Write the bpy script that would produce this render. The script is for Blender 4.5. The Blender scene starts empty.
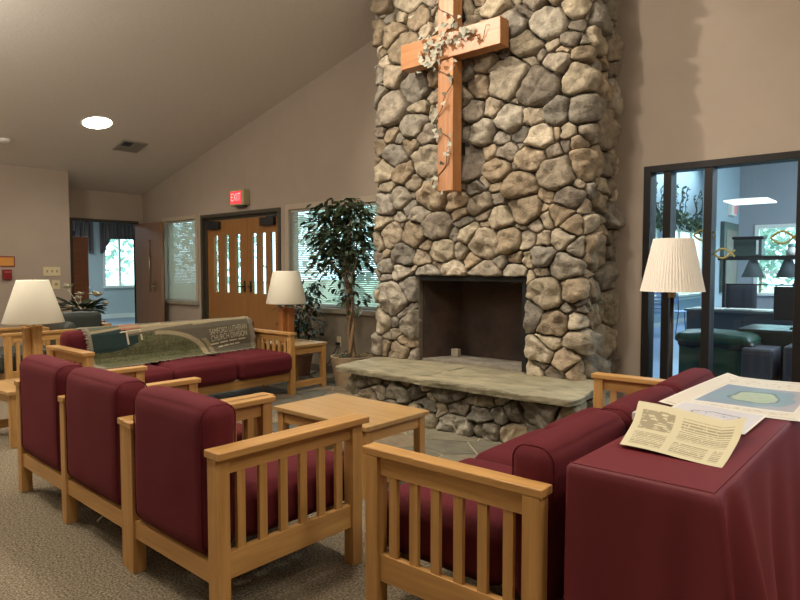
import bpy, bmesh, math, random
from mathutils import Vector, Matrix, noise
random.seed(7)
R = math.radians
PI = math.pi
scene = bpy.context.scene
COL = scene.collection

# ------------------------------------------------------------------ materials
MATS = {}
def srgb(r, g, b):
    f = lambda c: (c/255/12.92) if c/255 <= .04045 else ((c/255+.055)/1.055)**2.4
    return (f(r), f(g), f(b), 1)
def mat(name, col, rough=.6, var=0, vscale=8, stretch=(1, 1, 1), bump=0, bscale=60, metal=0, emis=0, attr=None,
        sheen=0, spec=.5, detail=4, trans=0, col2=None, bstretch=None):
    if name in MATS: return MATS[name]
    m = bpy.data.materials.new(name); m.use_nodes = True
    nt = m.node_tree; N = nt.nodes; L = nt.links
    bs = N['Principled BSDF']
    bs.inputs['Roughness'].default_value = rough
    bs.inputs['Metallic'].default_value = metal
    bs.inputs['Specular IOR Level'].default_value = spec
    bs.inputs['Base Color'].default_value = col
    if sheen:
        bs.inputs['Sheen Weight'].default_value = sheen
        bs.inputs['Sheen Tint'].default_value = (min(1, col[0]*6), col[1]*5, col[2]*5, 1)
    tc = N.new('ShaderNodeTexCoord')
    src = None
    if attr:
        a = N.new('ShaderNodeAttribute'); a.attribute_name = attr; src = a.outputs['Color']
    if var or col2:
        mp = N.new('ShaderNodeMapping'); mp.inputs['Scale'].default_value = stretch
        L.new(tc.outputs['Object'], mp.inputs['Vector'])
        n = N.new('ShaderNodeTexNoise'); n.inputs['Scale'].default_value = vscale; n.inputs['Detail'].default_value = detail
        n.inputs['Roughness'].default_value = .65
        L.new(mp.outputs[0], n.inputs['Vector'])
        mx = N.new('ShaderNodeMix'); mx.data_type = 'RGBA'
        rm = N.new('ShaderNodeMapRange'); rm.inputs['From Min'].default_value = .3; rm.inputs['From Max'].default_value = .7
        L.new(n.outputs['Fac'], rm.inputs['Value'])
        if attr:
            mx.blend_type = 'MULTIPLY'; mx.inputs['Factor'].default_value = 1
            cr = N.new('ShaderNodeMix'); cr.data_type = 'RGBA'
            cr.inputs['A'].default_value = (1-var, 1-var, 1-var, 1); cr.inputs['B'].default_value = (1+var, 1+var, 1+var*.95, 1)
            L.new(rm.outputs[0], cr.inputs['Factor'])
            L.new(src, mx.inputs['A']); L.new(cr.outputs['Result'], mx.inputs['B'])
        else:
            c2 = col2 or tuple(min(1, c*(1+var)) for c in col[:3])+(1,)
            c1 = col if col2 else tuple(c*(1-var) for c in col[:3])+(1,)
            mx.inputs['A'].default_value = c1; mx.inputs['B'].default_value = c2
            L.new(rm.outputs[0], mx.inputs['Factor'])
        src = mx.outputs['Result']
    if src: L.new(src, bs.inputs['Base Color'])
    if bump:
        n2 = N.new('ShaderNodeTexNoise'); n2.inputs['Scale'].default_value = bscale; n2.inputs['Detail'].default_value = 5
        if bstretch:
            mp2 = N.new('ShaderNodeMapping'); mp2.inputs['Scale'].default_value = bstretch
            L.new(tc.outputs['Object'], mp2.inputs['Vector']); L.new(mp2.outputs[0], n2.inputs['Vector'])
        else: L.new(tc.outputs['Object'], n2.inputs['Vector'])
        b = N.new('ShaderNodeBump'); b.inputs['Strength'].default_value = bump; b.inputs['Distance'].default_value = .01
        L.new(n2.outputs['Fac'], b.inputs['Height']); L.new(b.outputs[0], bs.inputs['Normal'])
    if emis:
        bs.inputs['Emission Color'].default_value = col; bs.inputs['Emission Strength'].default_value = emis
    if trans:
        bs.inputs['Subsurface Weight'].default_value = 0
        tr = N.new('ShaderNodeBsdfTranslucent'); tr.inputs['Color'].default_value = col
        ms = N.new('ShaderNodeMixShader'); ms.inputs[0].default_value = trans
        L.new(bs.outputs[0], ms.inputs[1]); L.new(tr.outputs[0], ms.inputs[2])
        L.new(ms.outputs[0], N['Material Output'].inputs['Surface'])
    MATS[name] = m
    return m
def glass(name, tint=(.92, .96, .96, 1), refl=1.0):
    if name in MATS: return MATS[name]
    m = bpy.data.materials.new(name); m.use_nodes = True
    nt = m.node_tree; N = nt.nodes; L = nt.links
    N.remove(N['Principled BSDF'])
    t = N.new('ShaderNodeBsdfTransparent'); t.inputs['Color'].default_value = tint
    g = N.new('ShaderNodeBsdfGlossy'); g.inputs['Roughness'].default_value = .01
    lw = N.new('ShaderNodeLayerWeight'); lw.inputs['Blend'].default_value = .5
    pw_ = N.new('ShaderNodeMath'); pw_.operation = 'POWER'; pw_.inputs[1].default_value = 5; L.new(lw.outputs['Facing'], pw_.inputs[0])
    f = N.new('ShaderNodeMath'); f.operation = 'MULTIPLY_ADD'; f.inputs[1].default_value = .9; f.inputs[2].default_value = .025; L.new(pw_.outputs[0], f.inputs[0])
    ms = N.new('ShaderNodeMixShader')
    L.new(f.outputs[0], ms.inputs[0]); L.new(t.outputs[0], ms.inputs[1]); L.new(g.outputs[0], ms.inputs[2])
    L.new(ms.outputs[0], N['Material Output'].inputs['Surface'])
    MATS[name] = m
    return m

OAK = srgb(198, 150, 90)
def oak(axis='z', tone='oak'):
    st = {'x': (.06, 1, 1), 'y': (1, .06, 1), 'z': (1, 1, .06)}[axis]
    c1, c2 = {'oak': (srgb(164, 120, 66), srgb(196, 150, 88)), 'red': (srgb(138, 84, 44), srgb(168, 108, 60)),
              'top': (srgb(160, 124, 74), srgb(180, 142, 90)), 'cross': (srgb(146, 94, 52), srgb(176, 122, 74)),
              'door': (srgb(132, 88, 44), srgb(148, 102, 54)), 'brown': (srgb(122, 88, 62), srgb(140, 104, 74)),
              'cab': (srgb(128, 74, 44), srgb(150, 90, 56))}[tone]
    return mat(tone+'_wood_'+axis, c1, .42, col2=c2, vscale=34, stretch=st, detail=6, bump=.06, bscale=60, bstretch=st)
BURG = mat('burgundy_fabric', srgb(86, 27, 32), .85, var=.10, vscale=220, bump=.25, bscale=500, sheen=.12, spec=.2)
CLOTH = mat('burgundy_cloth', srgb(92, 26, 32), .62, var=.05, vscale=300, bump=.05, bscale=700, sheen=.2, spec=.35)
WALL = mat('wall_paint', srgb(166, 151, 135), .85, var=.03, vscale=3, bump=.08, bscale=180, spec=.2)
CEIL = mat('ceiling_paint', srgb(214, 206, 196), .9, var=.03, vscale=30, bump=.2, bscale=45, spec=.1)
TRIM = mat('trim_paint', srgb(176, 160, 138), .6)
SILL = mat('marble_sill', srgb(150, 140, 122), .5, var=.15, vscale=9)
DARKM = mat('bronze_metal', srgb(30, 25, 23), .45, metal=.3)
DARKF = mat('dark_frame', srgb(64, 58, 46), .5)
BLK = mat('black_plastic', (.012, .012, .013, 1), .45)
WHITE = mat('white_paint', srgb(225, 222, 212), .5)
CREAM = mat('cream_plastic', srgb(205, 190, 150), .5)
LEATHER = mat('dark_vinyl', srgb(54, 58, 52), .45, var=.08, vscale=20)
SHADE = mat('lamp_shade_fabric', srgb(244, 238, 218), .8, var=.02, vscale=200, trans=.2)
SHADE2 = mat('pleated_shade_fabric', srgb(244, 236, 222), .8, trans=.2)
LEAF = mat('ficus_leaf', srgb(44, 56, 32), .42, var=.45, vscale=7, trans=.15)
LEAF2 = mat('dark_leaf', srgb(34, 48, 26), .5, var=.4, vscale=9)
BARK = mat('bark', srgb(124, 98, 70), .8, var=.25, vscale=30, bump=.5, bscale=60)
BRASS = mat('brass', srgb(170, 150, 110), .3, metal=.9)
GLASS = glass('window_glass')

# ------------------------------------------------------------------ mesh helpers
class MB:
    def __init__(s): s.v = []; s.f = []; s.mi = []; s.c = []
    def add(s, vs, fs, mi=0, col=None):
        o = len(s.v); s.v += [tuple(v) for v in vs]; s.f += [tuple(i+o for i in f) for f in fs]; s.mi += [mi]*len(fs)
        if col is not None:
            s.c += ([col]*len(vs) if not isinstance(col, list) else col)
        return s
    def box(s, x0, x1, y0, y1, z0, z1, mi=0):
        v = [(x, y, z) for x in (x0, x1) for y in (y0, y1) for z in (z0, z1)]
        return s.add(v, [(0, 1, 3, 2), (4, 6, 7, 5), (0, 4, 5, 1), (2, 3, 7, 6), (0, 2, 6, 4), (1, 5, 7, 3)], mi)
    def prism(s, poly, z0, z1, mi=0):   # poly in XY, z may be callable
        n = len(poly)
        f0 = z0 if callable(z0) else (lambda x, y: z0)
        f1 = z1 if callable(z1) else (lambda x, y: z1)
        v = [(x, y, f0(x, y)) for x, y in poly]+[(x, y, f1(x, y)) for x, y in poly]
        fs = [tuple(range(n-1, -1, -1)), tuple(range(n, 2*n))]+[(i, (i+1) % n, n+(i+1) % n, n+i) for i in range(n)]
        return s.add(v, fs, mi)
    def tube(s, pts, r, n=8, mi=0, caps=True):
        pts = [Vector(p) for p in pts]; vs = []; fs = []
        rr = r if isinstance(r, (list, tuple)) else [r]*len(pts)
        up = Vector((0, 0, 1)); prev = None
        for i, p in enumerate(pts):
            d = (pts[min(i+1, len(pts)-1)]-pts[max(i-1, 0)]).normalized()
            a = (prev - d*prev.dot(d)) if prev is not None else d.cross(up if abs(d.z) < .95 else Vector((1, 0, 0)))
            if a.length < 1e-5: a = d.cross(Vector((0, 1, 0)))
            a.normalize(); prev = a; b = d.cross(a)
            for k in range(n):
                t = 2*PI*k/n; vs.append(p+a*rr[i]*math.cos(t)+b*rr[i]*math.sin(t))
        for i in range(len(pts)-1):
            for k in range(n):
                fs.append((i*n+k, i*n+(k+1) % n, (i+1)*n+(k+1) % n, (i+1)*n+k))
        if caps: fs += [tuple(range(n-1, -1, -1)), tuple((len(pts)-1)*n+k for k in range(n))]
        return s.add(vs, fs, mi)
    def lathe(s, prof, c=(0, 0, 0), n=32, mi=0, pleat=0):
        vs = []; fs = []
        for i, (r, z) in enumerate(prof):
            for k in range(n):
                t = 2*PI*k/n; q = r*(1+(pleat if k % 2 else 0))
                vs.append((c[0]+q*math.cos(t), c[1]+q*math.sin(t), c[2]+z))
        for i in range(len(prof)-1):
            for k in range(n):
                fs.append((i*n+k, i*n+(k+1) % n, (i+1)*n+(k+1) % n, (i+1)*n+k))
        return s.add(vs, fs, mi)
    def build(s, name, m, parent=None, smooth=False, bevel=0, angle=None, solid=0):
        me = bpy.data.meshes.new(name); me.from_pydata(s.v, [], s.f)
        ms = m if isinstance(m, (list, tuple)) else [m]
        for q in ms: me.materials.append(q)
        if len(ms) > 1: me.polygons.foreach_set('material_index', s.mi)
        if smooth: me.polygons.foreach_set('use_smooth', [True]*len(s.f))
        if s.c and len(s.c) == len(s.v):
            a = me.color_attributes.new('tone', 'FLOAT_COLOR', 'POINT')
            a.data.foreach_set('color', [x for c in s.c for x in (c[0], c[1], c[2], 1)])
        me.update()
        bm = bmesh.new(); bm.from_mesh(me); bmesh.ops.recalc_face_normals(bm, faces=bm.faces); bm.to_mesh(me); bm.free()
        o = bpy.data.objects.new(name, me); COL.objects.link(o)
        if parent: o.parent = parent
        if solid:
            md = o.modifiers.new('thick', 'SOLIDIFY'); md.thickness = solid; md.offset = 0
        if bevel:
            md = o.modifiers.new('bevel', 'BEVEL'); md.width = bevel; md.segments = 2; md.limit_method = 'ANGLE'
        return o
def bx(name, m, parent, *a, bevel=0):
    return MB().box(*a).build(name, m, parent, bevel=bevel)
def thing(name, label, cat, loc=(0, 0, 0), rz=0, group=None):
    o = bpy.data.objects.new(name, None); COL.objects.link(o); o.location = loc; o.rotation_euler = (0, 0, rz)
    o.empty_display_size = .1
    o['label'] = label; o['category'] = cat
    if group: o['group'] = group
    return o
def tag(o, label, cat, group=None, kind=None):
    o['label'] = label; o['category'] = cat
    if group: o['group'] = group
    if kind: o['kind'] = kind
    return o
def struct(o): o['kind'] = 'structure'; return o
def lab(o, l): o['label'] = l; return o

def rbox(mb, c, h, r, puff=(0, 0, 0), n=12, nz=.003, seed=0, mi=0):
    """rounded, puffed cushion block"""
    c = Vector(c); vs = {}; vl = []; fs = []
    def P(i, j, k):
        key = (i, j, k)
        if key in vs: return vs[key]
        p = [2*i/n-1, 2*j/n-1, 2*k/n-1]
        q = []
        for a in range(3):
            t = p[a]; s_ = 1 if t >= 0 else -1
            q.append(s_*(1-(1-abs(t))**1.35))          # denser near the edges
        inner = [h[a]-r for a in range(3)]
        pos = Vector([q[a]*h[a] for a in range(3)])
        cl = Vector([max(-inner[a], min(inner[a], pos[a])) for a in range(3)])
        d = pos-cl
        if d.length > 1e-7: pos = cl+d.normalized()*r
        f = [1-p[a]*p[a] for a in range(3)]
        pos.x += (1 if p[0] > 0 else -1)*puff[0]*max(0, f[1]*f[2])**.6*abs(p[0])
        pos.y += (1 if p[1] > 0 else -1)*puff[1]*max(0, f[0]*f[2])**.6*abs(p[1])
        pos.z += (1 if p[2] > 0 else -1)*puff[2]*max(0, f[0]*f[1])**.6*abs(p[2])
        nv = noise.noise_vector(pos*7+Vector((seed*3.1, seed, 0)))
        pos += nv*nz
        vs[key] = len(vl); vl.append(c+pos); return vs[key]
    for a in range(n):
        for b in range(n):
            fs.append((P(0, a, b), P(0, a, b+1), P(0, a+1, b+1), P(0, a+1, b)))
            fs.append((P(n, a, b), P(n, a+1, b), P(n, a+1, b+1), P(n, a, b+1)))
            fs.append((P(a, 0, b), P(a+1, 0, b), P(a+1, 0, b+1), P(a, 0, b+1)))
            fs.append((P(a, n, b), P(a, n, b+1), P(a+1, n, b+1), P(a+1, n, b)))
            fs.append((P(a, b, 0), P(a, b+1, 0), P(a+1, b+1, 0), P(a+1, b, 0)))
            fs.append((P(a, b, n), P(a+1, b, n), P(a+1, b+1, n), P(a, b+1, n)))
    mb.add(vl, fs, mi)
    return mb

# ------------------------------------------------------------------ room shell
def ceil_z(x, y=0): return 5.104+.2436*x if x < 1 else 5.3476-.2436*(x-1)
YW = 5.25
def wall_x(name, y0, y1, x0, x1, holes, m, parent=None, top=None):
    """wall running along X with rectangular holes (xa, xb, za, zb)"""
    mb = MB(); top = top or ceil_z
    xs = sorted({x0, x1, *[h[0] for h in holes], *[h[1] for h in holes], *([1.0] if x0 < 1 < x1 else [])})
    for a, b in zip(xs, xs[1:]):
        hs = sorted([(h[2], h[3]) for h in holes if h[0] <= a+1e-6 and h[1] >= b-1e-6])
        z = 0
        for za, zb in hs:
            if za > z+1e-6: mb.box(a, b, y0, y1, z, za)
            z = zb
        mb.prism([(a, y0), (b, y0), (b, y1), (a, y1)], z, lambda x, y: top(x))
    return struct(mb.build(name, m, parent))
def wall_y(name, x0, x1, y0, y1, holes, m, h):
    mb = MB(); ys = sorted({y0, y1, *[q[0] for q in holes], *[q[1] for q in holes]})
    for a, b in zip(ys, ys[1:]):
        hs = sorted([(q[2], q[3]) for q in holes if q[0] <= a+1e-6 and q[1] >= b-1e-6]); z = 0
        for za, zb in hs:
            if za > z+1e-6: mb.box(x0, x1, a, b, z, za)
            z = zb
        mb.box(x0, x1, a, b, z, h)
    return struct(mb.build(name, m))

W1 = (-9.66, -8.72, .80, 2.07); W2 = (-6.47, -4.42, .82, 2.07); DO = (-8.58, -6.65, 0, 2.115); GL = (-1.885, .9, 0, 2.14)
wall_x('wall_back', YW, YW+.15, -10.52, 4, [W1, W2, DO, GL], WALL)
wall_y('wall_left', -9.85, -9.73, -3.5, 3.79, [], WALL, 2.733)
wall_y('wall_left.001', -10.52, -10.40, 3.67, 5.25, [(4.09, 5.14, 0, 2.07)], WALL, 2.57)
struct(MB().box(-10.40, -9.85, 3.67, 3.79, 0, 2.57).build('wall_left.002', WALL))
wall_y('wall_right', 4, 4.12, -3.5, 5.4, [], WALL, 4.61)
wall_x('wall_front', -3.62, -3.5, -9.85, 4.12, [], WALL)
cm = MB()
for a, b in ((-10.52, 1.0), (1.0, 4.12)):
    cm.prism([(a, -3.62), (b, -3.62), (b, 5.4), (a, 5.4)], lambda x, y: ceil_z(x)+.002, lambda x, y: ceil_z(x)+.14)
struct(cm.build('ceiling', CEIL))

# carpet floor
cp = mat('carpet', srgb(118, 104, 82), .95, bump=1.0, bscale=170, spec=.05)
nt = cp.node_tree; N = nt.nodes; L = nt.links
tc = N.new('ShaderNodeTexCoord')
n1 = N.new('ShaderNodeTexNoise'); n1.inputs['Scale'].default_value = 95; n1.inputs['Detail'].default_value = 3; n1.inputs['Roughness'].default_value = .8
n2 = N.new('ShaderNodeTexNoise'); n2.inputs['Scale'].default_value = 3; n2.inputs['Detail'].default_value = 3
L.new(tc.outputs['Object'], n1.inputs['Vector']); L.new(tc.outputs['Object'], n2.inputs['Vector'])
cr = N.new('ShaderNodeValToRGB'); cr.color_ramp.elements[0].position = .34; cr.color_ramp.elements[1].position = .68
cr.color_ramp.elements[0].color = srgb(74, 64, 50); cr.color_ramp.elements[1].color = srgb(176, 162, 138)
e = cr.color_ramp.elements.new(.5); e.color = srgb(126, 114, 94)
L.new(n1.outputs['Fac'], cr.inputs['Fac'])
mx = N.new('ShaderNodeMix'); mx.data_type = 'RGBA'; mx.blend_type = 'MULTIPLY'; mx.inputs['Factor'].default_value = .35
L.new(cr.outputs[0], mx.inputs['A']); L.new(n2.outputs['Color'], mx.inputs['B'])
mx.inputs['Factor'].default_value = 0
L.new(mx.outputs['Result'], N['Principled BSDF'].inputs['Base Color'])
struct(MB().box(-10.52, 4.12, -3.62, 5.4, -.1, 0).build('floor', cp))
struct(bx('baseboard_back', mat('base_vinyl', srgb(86, 78, 68), .5), None, -6.5, -4.25, YW-.012, YW, 0.02, .10))
struct(bx('baseboard_left', MATS['base_vinyl'], None, -9.73, -9.718, -3.5, 3.79, 0, .10))

# ---- polygon cells -------------------------------------------------------
def clip(poly, nx, ny, d):
    out = []; m_ = len(poly)
    for i in range(m_):
        a = poly[i]; b = poly[(i+1) % m_]
        fa = a[0]*nx+a[1]*ny-d; fb = b[0]*nx+b[1]*ny-d
        if fa <= 0: out.append(a)
        if fa*fb < 0:
            t = fa/(fa-fb); out.append((a[0]+(b[0]-a[0])*t, a[1]+(b[1]-a[1])*t))
    return out
def area_c(p):
    A = cx = cy = 0
    for i in range(len(p)):
        x0, y0 = p[i]; x1, y1 = p[(i+1) % len(p)]; c = x0*y1-x1*y0; A += c; cx += (x0+x1)*c; cy += (y0+y1)*c
    if abs(A) < 1e-9: return 0, p[0]
    return A/2, (cx/(3*A), cy/(3*A))
def cells(u0, u1, v0, v1, size, asp=1.3, hole=None, rng=None, lloyd=1, wvar=.5):
    rng = rng or random
    sx = size*math.sqrt(asp); sy = size/math.sqrt(asp)
    n = int((u1-u0)*(v1-v0)/(size*size))
    pts = []
    tries = 0
    while len(pts) < n and tries < n*60:
        tries += 1
        r = rng.choice((.45, .6, .8, 1.0, 1.2, 1.5))
        p = (rng.uniform(u0, u1), rng.uniform(v0, v1), r)
        if hole and hole[0]+.02 < p[0] < hole[1]-.02 and hole[2] < p[1] < hole[3]-.02: continue
        if all(((p[0]-q[0])/sx)**2+((p[1]-q[1])/sy)**2 > (.40*(r+q[2]))**2 for q in pts): pts.append(p)
    def cell(i, pts):
        x, y, r = pts[i]; w = (r*size*wvar)**2
        poly = [(u0, v0), (u1, v0), (u1, v1), (u0, v1)]
        for j, (a, b, r2) in enumerate(pts):
            if j == i or abs(a-x) > 5*size or abs(b-y) > 5*size: continue
            w2 = (r2*size*wvar)**2
            # metric scaled: X/asp
            k = asp
            dx = (a-x)/k; dy = (b-y)
            # |p-pi|^2 - wi <= |p-pj|^2 - wj with X scaled by 1/k
            nx = 2*dx/k; ny = 2*dy
            d = (a/k)**2+b*b-w2-(x/k)**2-y*y+w
            poly = clip(poly, nx, ny, d)
            if len(poly) < 3: return None
        return poly
    for it in range(lloyd):
        new = []
        for i in range(len(pts)):
            c = cell(i, pts)
            if c is None: continue
            A, g = area_c(c); t = .6
            new.append((pts[i][0]*(1-t)+g[0]*t, pts[i][1]*(1-t)+g[1]*t, pts[i][2]))
        pts = new
    res = []
    for i in range(len(pts)):
        c = cell(i, pts)
        if c is None: continue
        if hole:
            ins = [p for p in c if hole[0] < p[0] < hole[1] and hole[2] <= p[1] < hole[3]]
            x, y, _ = pts[i]
            cand = []
            for h in ((1, 0, hole[0]), (-1, 0, -hole[1]), (0, -1, -hole[3])):
                q = clip(c, *h)
                cand.append((abs(area_c(q)[0]) if len(q) > 2 else 0, q))
            # does the cell really meet the hole?
            t = clip(clip(clip(clip(c, -1, 0, -hole[0]), 1, 0, hole[1]), 0, 1, hole[3]), 0, -1, -hole[2]) if True else []
            if len(t) > 2 and abs(area_c(t)[0]) > 1e-5:
                cand.sort(key=lambda q: -q[0]); c = cand[0][1]
        if len(c) > 2 and abs(area_c(c)[0]) > size*size*.06: res.append(c)
    return res
def stone(mb, poly, fmap, gap, H, col, rng, n=40, rough=1.0, sharp=.5):
    A, g = area_c(poly)
    # inset
    ins = poly
    m_ = len(poly); sgn = 1 if A > 0 else -1
    for i in range(m_):
        a = poly[i]; b = poly[(i+1) % m_]; ex = b[0]-a[0]; ey = b[1]-a[1]; l = math.hypot(ex, ey)
        if l < 1e-6: continue
        nx, ny = sgn*ey/l, -sgn*ex/l
        ins = clip(ins, nx, ny, nx*a[0]+ny*a[1]-gap)
        if len(ins) < 3: return
    p = ins
    for t in (.10, .17):
        q = []
        for i in range(len(p)):
            a = p[i]; b = p[(i+1) % len(p)]
            q.append((a[0]+(b[0]-a[0])*t, a[1]+(b[1]-a[1])*t)); q.append((a[0]+(b[0]-a[0])*(1-t), a[1]+(b[1]-a[1])*(1-t)))
        p = q
    # resample by arc length
    seg = [math.hypot(p[(i+1) % len(p)][0]-p[i][0], p[(i+1) % len(p)][1]-p[i][1]) for i in range(len(p))]
    T = sum(seg)
    if T < .09: return
    out = []; acc = 0; i = 0
    for k in range(n):
        d = T*k/n
        while acc+seg[i] < d: acc += seg[i]; i += 1
        t = (d-acc)/max(seg[i], 1e-9); a = p[i]; b = p[(i+1) % len(p)]
        out.append((a[0]+(b[0]-a[0])*t, a[1]+(b[1]-a[1])*t))
    A, g = area_c(out)
    size = math.sqrt(abs(A))
    H = H*min(1.15, max(.55, size/.16))
    so = Vector((rng.uniform(0, 90), rng.uniform(0, 90), rng.uniform(0, 90)))
    tx = rng.uniform(-.24, .24); ty = rng.uniform(-.30, .16)
    rings = [(1.0, -.5), (1.0, .20), (.985, .50), (.95, .74), (.89, .89), (.78, .97), (.62, 1.0), (.45, 1.01), (.25, 1.02)]
    vs = []; cs = []
    def pt(u, v, h, t):
        q = Vector((u*9, v*9, h*3))+so
        nn = noise.noise(q)*.5+noise.noise(q*2.3)*.3+noise.noise(q*5.5)*.14
        # faceting: ridged noise
        rd = abs(noise.noise(q*.9+Vector((7, 3, 1))))
        e = .5 if t > .99 else 1
        hh = h+e*rough*(.036*nn+.052*(rd-.2)+.010*abs(noise.noise(q*3.1)))*(size/.16)**.5+(tx*(u-g[0])+ty*(v-g[1]))*(1-.6*(t > .99))
        k = .013*rough*noise.noise(q*1.9+Vector((0, 0, 9)))
        return fmap(u+k, v+.8*k, max(hh, -.03) if h > 0 else h)
    for t, hf in rings:
        for (u, v) in out:
            uu = g[0]+(u-g[0])*t; vv = g[1]+(v-g[1])*t
            vs.append(pt(uu, vv, H*hf, t))
    vs.append(pt(g[0], g[1], H*1.02, 0))
    fs = []
    for r_ in range(len(rings)-1):
        for k in range(n): fs.append((r_*n+k, r_*n+(k+1) % n, (r_+1)*n+(k+1) % n, (r_+1)*n+k))
    b = (len(rings)-1)*n
    for k in range(n): fs.append((b+k, b+(k+1) % n, len(vs)-1))
    mb.add(vs, fs, 0, [col]*len(vs))
STONES = [srgb(178, 163, 140), srgb(186, 172, 146), srgb(164, 152, 134), srgb(180, 160, 132), srgb(156, 148, 134), srgb(194, 180, 156), srgb(150, 138, 122), srgb(172, 154, 128), srgb(174, 164, 146)]
def stone_mat(name, var=.3):
    m = mat(name, (1, 1, 1, 1), .85, attr='tone', var=var+.14, vscale=15, bump=1.0, bscale=60, spec=.25, detail=12)
    return m
SM = stone_mat('fieldstone')
MORTAR = mat('mortar', srgb(96, 86, 72), .95, var=.2, vscale=30, bump=.6, bscale=50)

# ------------------------------------------------------------------ stone fireplace
fp = thing('stone_fireplace', 'floor-to-ceiling fieldstone fireplace with dark firebox and raised stone hearth against back wall', 'fireplace', (-3.13, 4.6, 0))
O = Vector((3.13, -4.6, 0))   # everything below is in world coordinates, shifted into the thing's frame
def FP(mb):
    mb.v = [(v[0]+3.13, v[1]-4.6, v[2]) for v in mb.v]; return mb
SX0, SX1, SY = -4.29, -2.145, 4.62
OP = (-3.77, -2.605, .40, 1.235)
RC = .07
def fmap(u, v, h):
    """u runs along left side, front, right side of the stack; h outwards"""
    Lf = SX1-SX0
    if u < RC:                      # left side or left corner
        if u < -RC: return Vector((SX0-h, SY-u-RC+RC, v)) if False else Vector((SX0-h, SY-u, v))
        a = (u+RC)/(2*RC)*PI/2      # 0 -> facing -X , 90 -> facing -Y
        return Vector((SX0+RC-(RC+h)*math.cos(a), SY+RC-(RC+h)*math.sin(a), v))
    if u > Lf-RC:
        if u > Lf+RC: return Vector((SX1+h, SY+(u-Lf), v))
        a = (u-(Lf-RC))/(2*RC)*PI/2
        return Vector((SX1-RC+(RC+h)*math.sin(a), SY+RC-(RC+h)*math.cos(a), v))
    return Vector((SX0+u, SY-h, v))
rng = random.Random(11)
Lf = SX1-SX0
hole = (OP[0]-SX0, OP[1]-SX0, OP[2], OP[3])
cl = cells(-.60, Lf+.60, .41, 4.52, .168, 1.22, hole, rng, lloyd=1, wvar=.75)
mb = MB()
for c in cl:
    q = c
    A, g = area_c(q)
    zc = ceil_z(SX0+max(0, min(Lf, g[0])))-.06
    q = clip(q, -.2436 if 0 < g[0] < Lf else 0, 1, (ceil_z(SX0)-.05 if 0 < g[0] < Lf else zc))
    if len(q) < 3: continue
    col = list(rng.choice(STONES)); k = rng.uniform(.50, .82); col = tuple(min(1, x*k) for x in col[:3])
    stone(mb, q, fmap, .0045, rng.uniform(.046, .082), col, rng)
FP(mb).build('stonework', SM, fp, smooth=True)
# mortar core around the firebox
core = MB(); e = .008
core.box(SX0+e, OP[0]-.0, SY+e, YW-.002, 0.0, OP[3]); core.box(OP[1], SX1-e, SY+e, YW-.002, 0.0, OP[3])
core.prism([(SX0+e, SY+e), (SX1-e, SY+e), (SX1-e, YW-.002), (SX0+e, YW-.002)], OP[3], lambda x, y: ceil_z(x)-.004)
core.box(OP[0], OP[1], SY+e, YW-.002, 0, .405)
core.box(OP[0], OP[1], YW-.06, YW-.002, .405, OP[3])
FP(core).build('mortar_core', MORTAR, fp)
# firebox
SOOT = mat('soot_brick', srgb(74, 52, 36), .8, col2=srgb(16, 13, 11), vscale=2.6, bump=.4, bscale=60)
fb = MB(); bl, br_, by = -3.60, -2.72, 5.08
t = .03
for (a, b) in (((OP[0]+.02, SY+.05), (bl, by)), ((bl, by), (br_, by)), ((br_, by), (OP[1]-.02, SY+.05))):
    ax, ay = a; bx_, by_ = b; l = math.hypot(bx_-ax, by_-ay); nx, ny = -(by_-ay)/l*t, (bx_-ax)/l*t
    fb.prism([(ax, ay), (bx_, by_), (bx_+nx, by_+ny), (ax+nx, ay+ny)], .43, 1.23)
FP(fb).build('firebox', SOOT, fp)
FP(MB().box(OP[0]+.01, OP[1]-.01, SY+.04, by, .405, .445)).build('firebox_floor', mat('ash_floor', srgb(120, 112, 98), .9, var=.4, vscale=8, bump=.3, bscale=80), fp)
FP(MB().box(OP[0]+.0, OP[1], SY+.0, SY+.09, OP[3]-.045, OP[3]+.0)).build('lintel', mat('sooty_steel', (.012, .011, .010, 1), .5, metal=.4), fp, bevel=.003)
FP(MB().box(OP[1]-.05, OP[1]-.004, SY+.0, SY+.30, .435, OP[3]-.045)).build('side_frame', MATS['sooty_steel'], fp)
FP(MB().box(OP[0]+.03, OP[1]-.03, SY+.10, by, 1.20, 1.23)).build('smoke_baffle', MATS['sooty_steel'], fp)
FP(MB().box(-3.62, -3.54, 4.93, 4.99, .445, .52)).build('gas_valve', mat('pale_brick', srgb(150, 138, 118), .8), fp, bevel=.006)
# hearth base, stones on three sides
HX0, HX1, HY = -4.02, -1.95, 3.99
def hmap(u, v, h):
    Lh = HX1-HX0
    if u < RC:
        if u < -RC: return Vector((HX0-h, HY-u, v))
        a = (u+RC)/(2*RC)*PI/2
        return Vector((HX0+RC-(RC+h)*math.cos(a), HY+RC-(RC+h)*math.sin(a), v))
    if u > Lh-RC:
        if u > Lh+RC: return Vector((HX1+h, HY+(u-Lh), v))
        a = (u-(Lh-RC))/(2*RC)*PI/2
        return Vector((HX1-RC+(RC+h)*math.sin(a), HY+RC-(RC+h)*math.cos(a), v))
    return Vector((HX0+u, HY-h, v))
rng = random.Random(5)
mb = MB()
for c in cells(-.64, HX1-HX0+.64, .0, .37, .155, 1.4, None, rng, lloyd=1, wvar=.6):
    col = list(rng.choice(STONES)); k = rng.uniform(.42, .72); col = (col[0]*k*.97, col[1]*k, col[2]*k)
    stone(mb, c, hmap, .004, rng.uniform(.035, .065), col, rng, rough=1.5)
FP(mb).build('hearth_stones', SM, fp, smooth=True)
hb = MB().box(HX0+e, HX1-e, HY+e, SY+.0, 0, .375)
FP(hb).build('hearth_core', MORTAR, fp)
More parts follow.
